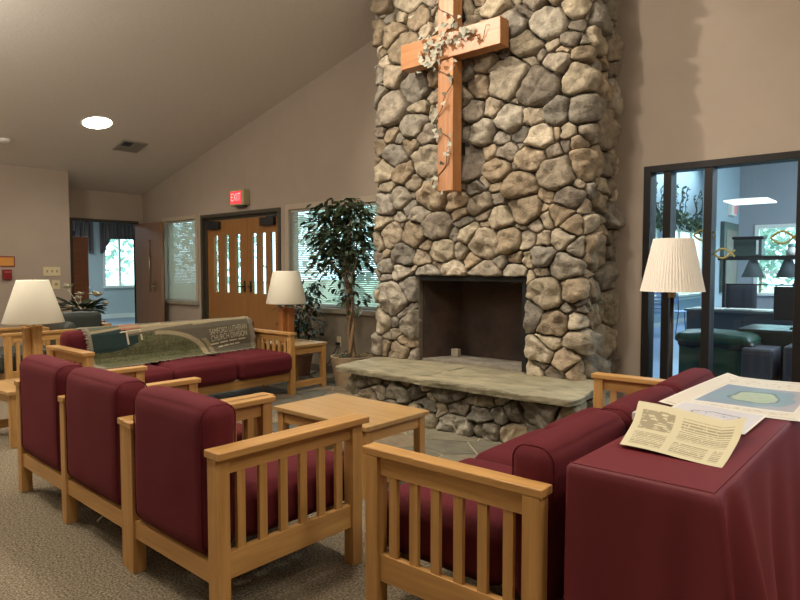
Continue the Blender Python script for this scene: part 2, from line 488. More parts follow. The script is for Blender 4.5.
# slab (two flagstones)
def slab(poly, z0, z1, seed, jitter=.012):
    pts = []; r2 = random.Random(seed)
    for i in range(len(poly)):
        a = poly[i]; b = poly[(i+1) % len(poly)]; l = math.hypot(b[0]-a[0], b[1]-a[1]); n = max(1, int(l/.05))
        for k in range(n):
            t = k/n; x = a[0]+(b[0]-a[0])*t; y = a[1]+(b[1]-a[1])*t
            q = Vector((x*6, y*6, seed)); v = noise.noise_vector(q)*jitter*1.6+noise.noise_vector(q*3)*jitter
            pts.append((x+v.x, y+v.y))
    _, g = area_c(pts); n = len(pts); vs = []; fs = []
    rings = [(.3, z0), (.985, z0), (.992, z0+.3*(z1-z0)), (1.0, z0+.75*(z1-z0)), (.994, z1), (.97, z1+.001)]+[(t, z1+.001) for t in (.88, .75, .6, .45, .3, .15)]
    for t, z in rings:
        for (x, y) in pts:
            X = g[0]+(x-g[0])*t; Y = g[1]+(y-g[1])*t
            dz = noise.noise(Vector((X*4, Y*4, seed+3)))*.011+noise.noise(Vector((X*13, Y*13, seed+3)))*.004 if z >= z1-.001 else 0
            w = noise.noise_vector(Vector((X*12, Y*12, z*60)))*.006 if t > .98 and z < z1 else Vector((0, 0, 0))
            vs.append((X+w.x, Y+w.y, z+dz))
    for r_ in range(len(rings)-1):
        for k in range(n): fs.append((r_*n+k, r_*n+(k+1) % n, (r_+1)*n+(k+1) % n, (r_+1)*n+k))
    fs.append(tuple(range(n-1, -1, -1)))
    vs.append((g[0], g[1], z1+.001)); b = (len(rings)-1)*n
    for k in range(n): fs.append((b+k, b+(k+1) % n, len(vs)-1))
    return MB().add(vs, fs)
SLABM = mat('flagstone', srgb(104, 98, 76), .75, col2=srgb(160, 150, 122), vscale=4, stretch=(1, 2.2, 1), bump=1.0, bscale=18, detail=12)
FP(slab([(-4.13, 3.86), (-3.2, 3.84), (-3.19, 4.70), (-4.30, 4.74)], .375, .425, 1)).build('hearth_slab', SLABM, fp, smooth=False)
FP(slab([(-3.195, 3.84), (-2.4, 3.83), (-1.84, 3.87), (-1.86, 4.72), (-3.185, 4.70)], .375, .425, 2)).build('hearth_slab', SLABM, fp, smooth=False)

# slate paving in front of hearth
SL = mat('slate', (1, 1, 1, 1), .6, attr='tone', var=.3, vscale=9, bump=.4, bscale=30, detail=8)
rng = random.Random(3); mb = MB()
for c in cells(-6.0, -.6, 3.02, 5.2, .36, 1.25, None, rng, lloyd=2, wvar=.4):
    A, g = area_c(c)
    sg = 1 if A > 0 else -1; ins = c
    for i in range(len(c)):
        a = c[i]; b = c[(i+1) % len(c)]; ex = b[0]-a[0]; ey = b[1]-a[1]; l = math.hypot(ex, ey)
        if l < 1e-6: continue
        ins = clip(ins, sg*ey/l, -sg*ex/l, (sg*ey*a[0]-sg*ex*a[1])/l-.008)
    if len(ins) < 3: continue
    col = list(rng.choice([srgb(98, 94, 80), srgb(112, 106, 88), srgb(88, 84, 74), srgb(118, 104, 84)]))[:3]
    n = len(ins); vs = [(x, y, .004) for x, y in ins]+[(x, y, .017) for x, y in ins]
    mb.add(vs, [tuple(range(n-1, -1, -1)), tuple(range(n, 2*n))]+[(i, (i+1) % n, n+(i+1) % n, n+i) for i in range(n)], 0, [tuple(col)]*len(vs))
sl = mb.build('floor.001', SL); sl['kind'] = 'structure'
struct(bx('floor.002', mat('slate_grout', srgb(150, 140, 116), .9, var=.15, vscale=40), None, -6.02, -.58, 3.0, 5.22, .0005, .013))

# ------------------------------------------------------------------ cross and ivy
cr_ = thing('wooden_cross', 'large wooden cross mounted high on the stone chimney', 'cross', (-3.27, 4.42, 1.96))
def cx(mb): mb.v = [(v[0]+3.27, v[1]-4.42, v[2]-1.96) for v in mb.v]; return mb
cx(MB().box(-3.335, -3.175, 4.34, 4.47, 1.97, 3.86)).build('upright_beam', oak('z', 'cross'), cr_, bevel=.004)
cx(MB().box(-3.745, -2.705, 4.325, 4.455, 3.085, 3.30)).build('cross_beam', oak('x', 'cross'), cr_, bevel=.004)
for zb in (2.3, 3.45): cx(MB().box(-3.31, -3.20, 4.47, 4.56, zb, zb+.1)).build('mounting_bracket', DARKM, cr_)
iv = thing('ivy_garland', 'artificial ivy vine with pale leaves twined around the wooden cross', 'garland', (-3.27, 4.3, 1.96))
def ix(mb): mb.v = [(v[0]+3.27, v[1]-4.3, v[2]-1.96) for v in mb.v]; return mb
rng = random.Random(21)
vine = MB(); lv = MB(); pale = mat('pale_ivy_leaf', srgb(150, 148, 130), .6, var=.2, vscale=30)
def leaf(mb, p, d, up, l, w, mi=0):
    d = d.normalized(); s_ = d.cross(up)
    if s_.length < .01: s_ = d.cross(Vector((1, .3, 0)))
    s_.normalize(); n_ = s_.cross(d)
    v = [p, p+d*l*.35+s_*w*.5+n_*w*.12, p+d*l*.75+s_*w*.33+n_*w*.08, p+d*l-n_*w*.12, p+d*l*.75-s_*w*.33+n_*w*.08, p+d*l*.35-s_*w*.5+n_*w*.12, p+d*l*.5-n_*w*.03]
    mb.add(v, [(0, 1, 6), (1, 2, 6), (2, 3, 6), (3, 4, 6), (4, 5, 6), (5, 0, 6)], mi)
def ivyleaf(mb, p, d, up, l, mi=0):
    d = d.normalized(); s_ = d.cross(up); s_.normalize(); n_ = s_.cross(d)
    pr = [(0, 0), (.12, .42), (.42, .5), (.5, .26), (1, 0), (.5, -.26), (.42, -.5), (.12, -.42)]
    v = [p+d*l*a+s_*l*b+n_*l*.15*abs(b) for a, b in pr]+[p+d*l*.35]
    mb.add(v, [(i, (i+1) % 8, 8) for i in range(8)], mi)
def pathz(t):   # meander on the upright
    z = 3.95-t*2.0
    x = -3.268+.085*math.sin(t*24+.8)+.03*math.sin(t*51)
    y = 4.325-.012*math.cos(t*31)
    if 3.06 < z < 3.32: y -= .018
    return Vector((x, y, z))
vine.tube([pathz(i/140) for i in range(141)], .0035, 5)
arm = [Vector((-3.268+.48*i/40, 4.305-.01*math.sin(i*.7), 3.2+.06*math.sin(i*.35)*(i/40)+.02*math.sin(i*.9))) for i in range(41)]
vine.tube(arm, .003, 5)
arm2 = [Vector((-3.268-.24*i/24, 4.305-.01*math.sin(i*.7), 3.16-.04*math.sin(i*.45))) for i in range(25)]
vine.tube(arm2, .003, 5)
for i in range(120):
    if i < 62: t = rng.random()**1.0; p = pathz(t)
    elif i < 95: p = Vector((-3.27+rng.gauss(.0, .15), 4.30, 3.24+rng.gauss(0, .15)))
    elif i < 108: p = arm[rng.randrange(4, 28)].copy()
    else: p = arm2[rng.randrange(4, 25)].copy()
    if i < 62 and rng.random() < .35 and not 3.3 > p.z > 2.95: continue
    p += Vector((rng.uniform(-.03, .03), -.012, rng.uniform(-.03, .03)))
    d = Vector((rng.uniform(-1, 1), rng.uniform(-.7, -.05), rng.uniform(-1, .6)))
    ivyleaf(lv, p, d, Vector((rng.uniform(-.4, .4), -1, rng.uniform(-.4, .4))), rng.uniform(.038, .065))
ix(vine).build('vine', mat('vine_stem', srgb(58, 42, 28), .8), iv, smooth=True)
o = ix(lv).build('leaves', pale, iv); o['kind'] = 'stuff'

# ------------------------------------------------------------------ seating
def seat_unit(name, label, cat, loc, rz, W, seats, mids=(), D=.75, group=None, cush=BURG, backs=None, tone='oak', lean=False, topz=.82, seatout=.0, seed=0):
    t = thing(name, label, cat, loc, rz, group)
    pw, pd, ah = .058, .058, .655
    oz, oy, ox = oak('z', tone), oak('y', tone), oak('x', tone)
    cols = [0, W-pw]+list(mids)
    for k, x in enumerate(cols):
        for y in (0.02, D-pd-.02):
            bx('leg', oz, t, x, x+pw, y, y+pd, 0, ah-.028, bevel=.003)
        a0, a1 = (x-.001, x+pw+.012) if k != 1 else (x-.006, x+pw+.030)
        bx('armrest', oy, t, a0, a1, .012, D-.004, ah-.028, ah, bevel=.004)
        c = x+pw/2
        bx('upper_side_rail', oy, t, c-.012, c+.012, .02+pd, D-pd-.02, ah-.095, ah-.028)
        bx('lower_side_rail', oy, t, c-.014, c+.014, .02+pd, D-pd-.02, .168, .268, bevel=.002)
        y0, y1 = .02+pd, D-pd-.02; n = 6
        for i in range(n):
            yc = y0+(y1-y0)*(i+.62)/(n+.24)
            bx('slat', oz, t, c-.0085, c+.0085, yc-.0175, yc+.0175, .262, ah-.09)
    xs = sorted([0]+[m for m in mids]+[W-pw])
    for a, b in zip(xs, xs[1:]):
        bx('rear_rail', ox, t, a+pw, b, .03, .055, .155, .232, bevel=.002)
        bx('front_rail', ox, t, a+pw, b, D-.06, D-.035, .165, .245, bevel=.002)
    xs2 = [pw+.006]
    if mids:
        bounds = []
        for a, b in zip(xs, xs[1:]): bounds.append((a+pw+.004, b-.004))
    else:
        w = (W-2*pw-.01)/seats; bounds = [(pw+.005+i*w, pw+.005+(i+1)*w) for i in range(seats)]
    for i, (a, b) in enumerate(bounds):
        c = (a+b)/2; hw = (b-a)/2
        m1 = MB(); rbox(m1, (c, .18+(D-.19)/2+.015+seatout/2, .355), (hw-.003, (D-.17)/2+seatout/2, .098), .055, (0, .012, .018), 14, seed=seed+i)
        m1.build('seat_cushion', cush, t, smooth=True)
        m2 = MB(); rbox(m2, (c, .086, (.238+topz)/2), (hw-.001, .070, (topz-.238)/2), .058, (0, .004, .010), 16, nz=.005, seed=seed+i+9)
        # slightly fuller at the top, like a rolled cushion
        m2.v = [(v[0], v[1]+(.02*((v[2]-.24)/.58)**3 if v[1] > .10 else 0), v[2]) for v in m2.v]
        bc = m2.build('back_cushion', cush, t, smooth=True)
        zc, hz, hy, rr_ = (.238+topz)/2, (topz-.238)/2-.003, .0675, .056
        for sx in (-1, 1):
            xx = c+sx*(hw-.032); pth = []
            for q, (sy, sz) in enumerate(((1, 1), (-1, 1), (-1, -1), (1, -1))):
                for a_ in range(6):
                    th = PI/2*q+PI/2*a_/5
                    y_ = .086+sy*(hy-rr_)+rr_*math.cos(th); z_ = zc+sz*(hz-rr_)+rr_*math.sin(th)
                    y_ += (.02*((z_-.24)/.58)**3 if y_ > .10 else 0)
                    pth.append((xx, y_, z_))
            pth.append(pth[0])
            MB().tube(pth, .0032, 6, caps=False).build('seam', cush, bc, smooth=True)
    return t
G3 = 'burgundy oak lounge seats'
near_chair = seat_unit('armchair', 'slatted oak armchair with burgundy cushions seen from behind, nearest the camera', 'armchair', (-2.617, 1.200, 0), R(-.5), .702, 1, D=.772, topz=.80, seed=1)
two_seat = seat_unit('two_seat_sofa', 'oak two-seat sofa with shared middle arm and burgundy backs, left of the nearest armchair', 'sofa', (-4.055, 1.238, 0), R(-1.1), 1.425, 2, mids=(.671,), D=.785, topz=.80, seed=4)
rs = seat_unit('three_seat_sofa', 'burgundy three-seat oak sofa in right foreground backing onto the cloth-covered table', 'sofa', (-.850, 1.625, 0), PI/2+R(1.1), 2.12, 3, D=.738, topz=.755, seed=7)
ls = seat_unit('three_seat_sofa', 'burgundy three-seat oak sofa with picture blanket over its back, by the far doors', 'sofa', (-5.70, 4.09, 0), -PI/2, 2.06, 3, D=.75, seatout=.03, topz=.765, seed=12)

# stray white cord under two-seat sofa
tag(MB().tube([(-3.20, 1.40, .17), (-3.20, 1.40, .11), (-3.19, 1.39, .07), (-3.21, 1.38, .04), (-3.24, 1.36, .006)], .004, 6).build('cord', WHITE), 'short white cord dangling under the two-seat sofa', 'cord')

# ------------------------------------------------------------------ tables
def frame_table(name, label, loc, w, d, h, low=('x0', 'x1'), over=.02):
    t = thing(name, label, 'table', loc)
    bx('tabletop', oak('x', 'top'), t, 0, w, 0, d, h-.028, h, bevel=.004)
    L_ = .052; o_ = over
    for x in (o_, w-o_-L_):
        for y in (o_, d-o_-L_):
            bx('leg', oak('z'), t, x, x+L_, y, y+L_, 0, h-.028, bevel=.002)
    for x in (o_+.01, w-o_-.035):
        bx('apron', oak('y'), t, x, x+.025, o_+L_, d-o_-L_, h-.10, h-.028)
    for y in (o_+.01, d-o_-.035):
        bx('apron', oak('x'), t, o_+L_, w-o_-L_, y, y+.025, h-.10, h-.028)
    for x in (o_+.01, w-o_-.04):
        bx('stretcher', oak('y'), t, x, x+.03, o_+L_, d-o_-L_, .05, .115)
    return t
frame_table('coffee_table', 'low square oak coffee table in the middle of the seating', (-3.225, 2.47, 0), .835, .565, .42)
frame_table('side_table', 'oak side table at the end of far sofa holding a lamp', (-5.62, 4.135, 0), .54, .50, .50, over=.01)
frame_table('side_table', 'oak side table at left edge behind the two-seat sofa holding a lamp', (-5.62, 1.50, 0), .60, .62, .42, over=.03)

# ------------------------------------------------------------------ lamps
def lamp(label, loc, sb, st, rb, rt, bw, base_h, tone='red'):
    t = thing('table_lamp', label, 'lamp', loc)
    z0 = loc[2]
    bx('base_panel', oak('z', tone), t, -bw, bw, -bw*.45, bw*.45, 0.0, base_h, bevel=.004)
    bx('base_panel', oak('z', tone), t, -bw*.45, bw*.45, -bw, -bw*.45-.001, 0.0, base_h-.012, bevel=.004)
    MB().tube([(0, 0, base_h), (0, 0, base_h+.07)], .011, 10).build('neck', BRASS, t, smooth=True)
    MB().tube([(0, 0, base_h+.07), (0, 0, st-z0+.004)], .004, 8).tube([(-rt, 0, st-z0-.01), (rt, 0, st-z0-.01)], .002, 6).build('harp', BRASS, t)
    s_ = MB().lathe([(rb, sb-z0), (rb+.003, sb-z0+.004), (rt+.003, st-z0-.006), (rt, st-z0)], n=48)
    o = s_.build('lamp_shade', SHADE, t, smooth=True, solid=.003)
    return t
lamp('cream-shaded wooden table lamp beside far sofa, in front of the windows', (-5.40, 4.33, .50), .925, 1.278, .215, .140, .085, .385)
lamp('cream-shaded table lamp with panelled wood base at the left edge', (-5.32, 1.79, .42), .885, 1.215, .210, .108, .075, .44, 'oak')
fl = thing('floor_lamp', 'floor lamp with pleated cream shade behind right sofa, before glass wall', 'lamp', (-1.355, 4.32, 0))
MB().lathe([(0, 0), (.14, 0), (.14, .015), (.05, .03), (.02, .05), (0, .05)], n=32).build('base', DARKM, fl, smooth=True)
MB().tube([(0, 0, .04), (0, 0, 1.13)], .014, 12).build('pole', DARKM, fl, smooth=True)
MB().tube([(0, 0, 1.11), (0, 0, 1.19)], .026, 12).build('socket', BRASS, fl, smooth=True)
MB().tube([(0, 0, 1.19), (0, 0, 1.50)], .004, 8).tube([(-.115, 0, 1.485), (.115, 0, 1.485)], .002, 6).build('harp', BRASS, fl)
MB().lathe([(.196, 1.152), (.194, 1.158), (.122, 1.495), (.120, 1.50)], n=120, pleat=.022).build('lamp_shade', SHADE2, fl, smooth=False, solid=.002)

# ------------------------------------------------------------------ covered table
tb = thing('console_table', 'narrow folding table hidden under the burgundy cloth behind right sofa', 'table', (-.6, 2.6, 0))
bx('tabletop', oak('y', 'top'), tb, -.19, .19, -.93, .93, .70, .732)
for x in (-.16, .13):
    for y in (-.85, .82): bx('leg', DARKM, tb, x, x+.03, y, y+.03, 0, .70)
# cloth
TX0, TX1, TY0, TY1, TZ = -.80, -.40, 1.655, 3.56, .742
cl_ = MB(); r_ = .018
def outline(n=420):
    pts = []; w = TX1-TX0; l = TY1-TY0; per = 2*(w+l)
    for i in range(n):
        s_ = per*i/n
        if s_ < w: p = (TX0+s_, TY0); nn = (0, -1)
        elif s_ < w+l: p = (TX1, TY0+s_-w); nn = (1, 0)
        elif s_ < 2*w+l: p = (TX1-(s_-w-l), TY1); nn = (0, 1)
        else: p = (TX0, TY1-(s_-2*w-l)); nn = (-1, 0)
        pts.append((s_, p, nn))
    return pts, per, w, l
pts, per, w_, l_ = outline()
corners = [w_, w_+l_]       # the two open corners that billow
vs = []; rows = 34
for j in range(rows):
    if j == 0: z, off = TZ, 0
    elif j == 1: z, off = TZ-.0005, 0
    elif j == 2: z, off = TZ-.008, 0
    else:
        t = (j-2)/(rows-3); z = TZ-.006-t*(TZ-.012); off = .003+.006*t
    t = max(0, (TZ-z)/TZ)
    ins_ = (.03, .007, 0)[j] if j < 3 else -off
    for s_, p, nn in pts:
        x = p[0]; y = p[1]
        if ins_ > 0: x = max(TX0+ins_, min(TX1-ins_, x)); y = max(TY0+ins_, min(TY1-ins_, y))
        else: x += nn[0]*off; y += nn[1]*off
        back = nn == (-1, 0)
        for cs, dx, dy in ((w_, .74, -.60), (w_+l_, .7, .7)):
            d = (s_-cs)
            g1 = math.exp(-(d/.055)**2); g2 = math.exp(-((d-.17)/.07)**2); g3 = math.exp(-((d+.13)/.05)**2)
            k = min(1.15, t*1.25)**.8
            x += dx*(.13*g1)*k+ (.085*g2*k if d > 0 else 0)+nn[0]*.02*g3*k
            y += dy*(.10*g1)*k+ nn[1]*.03*g3*k
            gv = math.exp(-((d-.085)/.035)**2)+.6*math.exp(-((d+.065)/.03)**2)
            x -= nn[0]*.03*gv*k; y -= nn[1]*.02*gv*k
        if nn == (1, 0):
            x += t*(.05+.040*math.sin(s_*9.5+.7)+.018*math.sin(s_*21+2))
        if nn == (0, -1):
            y -= t*(.012*math.sin(s_*19+.5)+.006*math.sin(s_*41))
        if not back: x += 0
        vs.append((x, y, z))
n = len(pts); fs = []
for j in range(rows-1):
    for k in range(n): fs.append((j*n+k, j*n+(k+1) % n, (j+1)*n+(k+1) % n, (j+1)*n+k))
fs.append(tuple(range(n)))
o = MB().add(vs, fs).build('tablecloth', CLOTH, None, smooth=True)
tag(o, 'burgundy tablecloth draped to the floor over long table behind right sofa', 'tablecloth')
hem = MB()
o2 = MB().tube([(TX0+.004, TY0+.012, TZ+.0005), (TX1-.012, TY0+.012, TZ+.0005), (TX1-.012, TY1-.012, TZ+.0005)], .0022, 6).build('seam', CLOTH, o, smooth=True)

# ------------------------------------------------------------------ printed sheets
def sheet(name, corners, nu, nv, zf, cf, label, cat, m, th=.0):
    A, B, C_, D_ = [Vector(c) for c in corners]   # A(u0v0) B(u1v0) C(u1v1) D(u0v1)
    vs = []; cs = []
    for j in range(nv+1):
        for i in range(nu+1):
            u, v = i/nu, j/nv
            p = (A*(1-u)+B*u)*(1-v)+(D_*(1-u)+C_*u)*v
            p.z += zf(u, v); vs.append(p); cs.append(cf(u, v))
    fs = [(j*(nu+1)+i, j*(nu+1)+i+1, (j+1)*(nu+1)+i+1, (j+1)*(nu+1)+i) for j in range(nv) for i in range(nu)]
    o = MB().add(vs, fs, 0, cs).build(name, m, None, smooth=True)
    tag(o, label, cat); return o
PAPER = mat('printed_paper', (1, 1, 1, 1), .65, attr='tone', spec=.3)
GLOSSP = mat('laminated_paper', (1, 1, 1, 1), .3, attr='tone', spec=.5)
def c3(r, g, b): return srgb(r, g, b)[:3]
def lerp(a, b, t): return tuple(a[i]*(1-t)+b[i]*t for i in range(3))
def bigmap(u, v):
    base = c3(222, 210, 190)
    if u < .02 or u > .98 or v < .015 or v > .985: return c3(232, 222, 204)
    if .035 < u < .965 and .035 < v < .965 and (u < .042 or u > .958 or v < .042 or v > .958): return c3(170, 150, 130)
    if .16 < u < .93 and .16 < v < .72:
        if u < .17 or u > .92 or v < .17 or v > .71: return c3(238, 228, 212)
        a, b = (u-.55)/.3, (v-.44)/.22
        r = math.hypot(a, b)+.22*noise.noise(Vector((u*7, v*7, 1)))
        if r < .62: return lerp(c3(160, 178, 150), c3(188, 190, 160), .5+.5*noise.noise(Vector((u*20, v*20, 0))))
        if r < .70: return c3(96, 112, 112)
        if r < 1.05: return c3(134, 154, 162)
        return lerp(c3(138, 150, 164), c3(180, 168, 168), max(0, min(1, (u-.4)*1.8)))
    if .08 < v < .13 and .1 < u < .9 and noise.noise(Vector((u*60, v*40, 0))) > .1: return c3(190, 172, 150)
    if .77 < v < .9 and noise.noise(Vector((u*30, v*30, 5))) > .25: return c3(196, 180, 160)
    return base
ZP = TZ+.003
sheet('wall_map', [(-.86, 2.60, ZP), (-.375, 2.655, ZP), (-.40, 3.54, ZP), (-.83, 3.56, ZP)], 90, 130,
      lambda u, v: .003*math.sin(u*5+v*3)+.003+(.012*max(0, 1-u*8)), bigmap, 'large pale sheet with a printed blue and green map, at far end of table', 'map', GLOSSP)
def smallmap(u, v):
    if u < .03 or u > .97 or v < .04 or v > .96: return c3(228, 220, 206)
    a, b = (u-.55)/.36, (v-.5)/.30
    r = math.hypot(a, b)+.3*noise.noise(Vector((u*6, v*6, 3)))
    if .74 < r < .82: return c3(120, 116, 134)
    if .3 < r < .7 and abs(noise.noise(Vector((u*14, v*14, 8)))) < .06: return c3(140, 140, 160)
    return c3(206, 200, 200)
sheet('map_sheet', [(-.80, 2.30, ZP+.007), (-.48, 2.30, ZP+.007), (-.475, 2.635, ZP+.013), (-.79, 2.68, ZP+.013)], 80, 80,
      lambda u, v: .003*math.sin(u*6), smallmap, 'white sheet with a small outline map between newspaper and large map', 'map', GLOSSP)
def news(u, v):
    base = c3(196, 186, 154); ink = c3(146, 136, 110)
    if v > .9 or u < .05 or u > .96 or v < .05: return base
    blocks = [(.07, .40, .08, .46), (.07, .40, .52, .88), (.47, .93, .42, .86), (.47, .80, .08, .36), (.84, .93, .08, .36)]
    for a, b, c, d in blocks:
        if a < u < b and c < v < d:
            k = int((v)*46) % 2
            if a < .1 and c > .5 and noise.noise(Vector((u*14, v*14, 0))) > -.05: return ink
            if k and noise.noise(Vector((u*70, int(v*46)*3.3, 0))) > -.35: return ink
    return base
def nz_(u, v):
    return .004+.045*math.exp(-((v-1.0)/.22)**2)*(1-.25*u)+.03*max(0, u-.82)/.18*max(0, (v-.2))+.006*math.sin(u*4+1)
nw = sheet('newspaper', [(-.745, 1.905, ZP), (-.45, 1.895, ZP), (-.475, 2.30, ZP+.008), (-.845, 2.34, ZP+.008)], 150, 110, nz_, news,
      'yellowed newspaper page with curling edges at the near end of table', 'newspaper', PAPER)
cb = thing('card_box', 'small white box half under the curled newspaper', 'box', (-.815, 2.33, ZP))
bx('box_body', WHITE, cb, -.035, .055, -.045, .03, 0, .028, bevel=.002)
bx('box_slot', BLK, cb, -.0355, -.034, -.03, .01, .006, .018)

# ------------------------------------------------------------------ blanket on far sofa
def pic(u, v):
    """u: 0 left .. 1 right, v: 0 bottom .. 1 top"""
    nn = noise.noise(Vector((u*70, v*50, 0))); n2_ = noise.noise(Vector((u*18, v*12, 4)))
    grass = lerp(c3(74, 78, 54), c3(128, 124, 92), max(0, min(1, .45+.6*nn+.3*n2_)))
    top = .86
    if u < .012 or u > .988 or v > .985: return c3(138, 130, 112)
    if v > top:
        if u < .42: return lerp(c3(66, 76, 62), c3(120, 116, 96), .5+.5*nn) if v > top+.04 else c3(160, 146, 116)
        if .86 < u < .97 and v > .92: return c3(44, 54, 62)
        return lerp(c3(96, 86, 74), c3(142, 132, 112), .5+.9*nn)
    if v > top-.13 and u > .2:
        return lerp(c3(176, 160, 126), c3(150, 138, 112), .5+.5*nn) if v > top-.10 or u > .6 else c3(112, 104, 88)
    # left: pond
    if u < .26 and v > .62-.05*math.sin(u*12): return lerp(c3(40, 56, 58), c3(56, 70, 66), .5+.5*nn)
    # road sweep and kerb
    a = (u-.33)/.335; b = (v-.10)/.62
    r = math.hypot(a, b)
    if u > .36 and r > .93 or v > .73:
        if u > .36 and .93 < r < 1.03: return lerp(c3(186, 170, 134), c3(160, 146, 116), .5+.5*nn)
        if u > .5 and 1.07 < r < 1.15 and v < .45: return lerp(c3(166, 150, 118), c3(140, 128, 102), .5+.5*nn)
        return lerp(c3(98, 92, 78), c3(118, 110, 92), .5+.6*nn)
    return grass
BLM = mat('woven_blanket', (1, 1, 1, 1), .95, attr='tone', bump=.5, bscale=220, spec=.1)
bl_ = thing('picture_blanket', 'woven blanket picturing a lawn, road and sign, draped over far sofa back', 'blanket', (-5.55, 3.05, .46))
prof = [(-5.72, .56), (-5.72, .66), (-5.715, .74), (-5.69, .778), (-5.64, .788), (-5.585, .786), (-5.545, .765), (-5.515, .72), (-5.50, .66), (-5.485, .60), (-5.478, .52), (-5.455, .476), (-5.40, .470), (-5.30, .474), (-5.18, .478)]
plen = [0]
for a, b in zip(prof, prof[1:]): plen.append(plen[-1]+math.hypot(a[0]-b[0], a[1]-b[1]))
def prof_at(s_):
    s_ = max(0, min(plen[-1], s_))
    for i in range(len(prof)-1):
        if s_ <= plen[i+1]:
            t = (s_-plen[i])/(plen[i+1]-plen[i]); return (prof[i][0]*(1-t)+prof[i+1][0]*t, prof[i][1]*(1-t)+prof[i+1][1]*t)
    return prof[-1]
S0 = plen[4]
def bsurf(u, v, off=0):
    y = 2.27+1.66*u
    s_end = plen[11]+.16-.13*u+.16*(1-u)**2     # more hangs onto the seat at the left
    s_top = S0-.30
    s_ = s_top+(s_end-s_top)*(1-v)
    x, z = prof_at(s_)
    w = .008*math.sin(u*9+1)*(1 if v < .7 else .3)+.006*noise.noise(Vector((u*9, v*6, 0)))
    return Vector((x+w+.004+off+5.55+.0, y-3.05+.01*math.sin(v*5), z+.006+off*.4+.004*noise.noise(Vector((u*7, v*5, 3)))-.46))
# only the part from the ridge down carries the picture: v_pic = v / v_ridge
nu, nv = 260, 150; vs = []; cs = []
for j in range(nv+1):
    for i in range(nu+1):
        u, v = i/nu, j/nv
        vs.append(bsurf(u, v)); cs.append(tuple(q*.78 for q in pic(u, min(1, v/.66))))
fs = [(j*(nu+1)+i, j*(nu+1)+i+1, (j+1)*(nu+1)+i+1, (j+1)*(nu+1)+i) for j in range(nv) for i in range(nu)]
MB().add(vs, fs, 0, cs).build('woven_sheet', BLM, bl_, smooth=True)
fr = MB(); rng = random.Random(2)
for i in range(170):
    u = i/169; p = bsurf(u, 0, .002); q = p+Vector((rng.uniform(.015, .035), rng.uniform(-.012, .012), rng.uniform(-.012, .004)))
    fr.tube([p, (p+q)/2+Vector((0, 0, .004)), q], .0022, 4)
for i in range(90):
    v = i/89*.98
    for u, s_ in ((0, -1), (1, 1)):
        p = bsurf(u, v, .002); q = p+Vector((rng.uniform(0, .01), s_*rng.uniform(.02, .04), rng.uniform(-.015, .0)))
        fr.tube([p, q], .0028, 4)
o = fr.build('fringe', mat('fringe_yarn', srgb(150, 142, 122), .95), bl_); o['kind'] = 'stuff'
# picture sign and lettering woven into the blanket
def text_mesh(body, size=1.0):
    cu = bpy.data.curves.new('txt', 'FONT'); cu.body = body; cu.size = size; cu.align_x = 'CENTER'; cu.align_y = 'CENTER'
    ob = bpy.data.objects.new('txt', cu); COL.objects.link(ob)
    dg = bpy.context.evaluated_depsgraph_get(); me = bpy.data.meshes.new_from_object(ob.evaluated_get(dg))
    bm = bmesh.new(); bm.from_mesh(me); bmesh.ops.triangulate(bm, faces=bm.faces)
    for _ in range(2): 
        es = [e_ for e_ in bm.edges if e_.calc_length() > size*.25]
        if es: bmesh.ops.subdivide_edges(bm, edges=es, cuts=1); bmesh.ops.triangulate(bm, faces=bm.faces)
    vs = [v.co.copy() for v in bm.verts]; bm.verts.index_update(); fs = [tuple(v.index for v in f.verts) for f in bm.faces]
    bm.free(); bpy.data.objects.remove(ob); bpy.data.curves.remove(cu); bpy.data.meshes.remove(me)
    return vs, fs
lt = MB()
for body, uc, vc, wd, hh in (('SAMFORD LUTHERAN', .83, .38, .27, .085), ('CHURCH DIVISION', .83, .285, .26, .085)):
    vs, fs = text_mesh(body, 1.0)
    wid = max(v.x for v in vs)-min(v.x for v in vs)
    lt.add([bsurf(uc+v.x/wid*wd, (vc+v.y*hh/.72)*.92, .006) for v in vs], fs)
for vc, wd in ((.215, .26), (.16, .16)):
    n = 24
    vv = [bsurf(.825+wd*(i/n-.5), (vc+s_*.010)*.92, .005) for i in range(n+1) for s_ in (-1, 1)]
    lt.add(vv, [(2*i, 2*i+2, 2*i+3, 2*i+1) for i in range(n) if i % 6 != 5])
lt.build('woven_lettering', mat('pale_yarn', srgb(176, 166, 138), .9), bl_)
sg = MB()
def bq(u0, u1, v0, v1, off, mb, n=8):
    vv = [bsurf(u0+(u1-u0)*i/n, (v0+(v1-v0)*k)*.66, off) for i in range(n+1) for k in (0, 1)]
    mb.add(vv, [(2*i, 2*i+2, 2*i+3, 2*i+1) for i in range(n)])
bq(.195, .205, .62, .80, .004, sg); bq(.275, .285, .64, .80, .004, sg); bq(.165, .30, .80, .985, .005, sg)
sg.build('woven_sign', MATS['pale_yarn'], bl_)
s2 = MB(); bq(.175, .29, .835, .95, .007, s2); s2.build('woven_sign_face', mat('rust_yarn', srgb(150, 96, 76), .9), bl_)

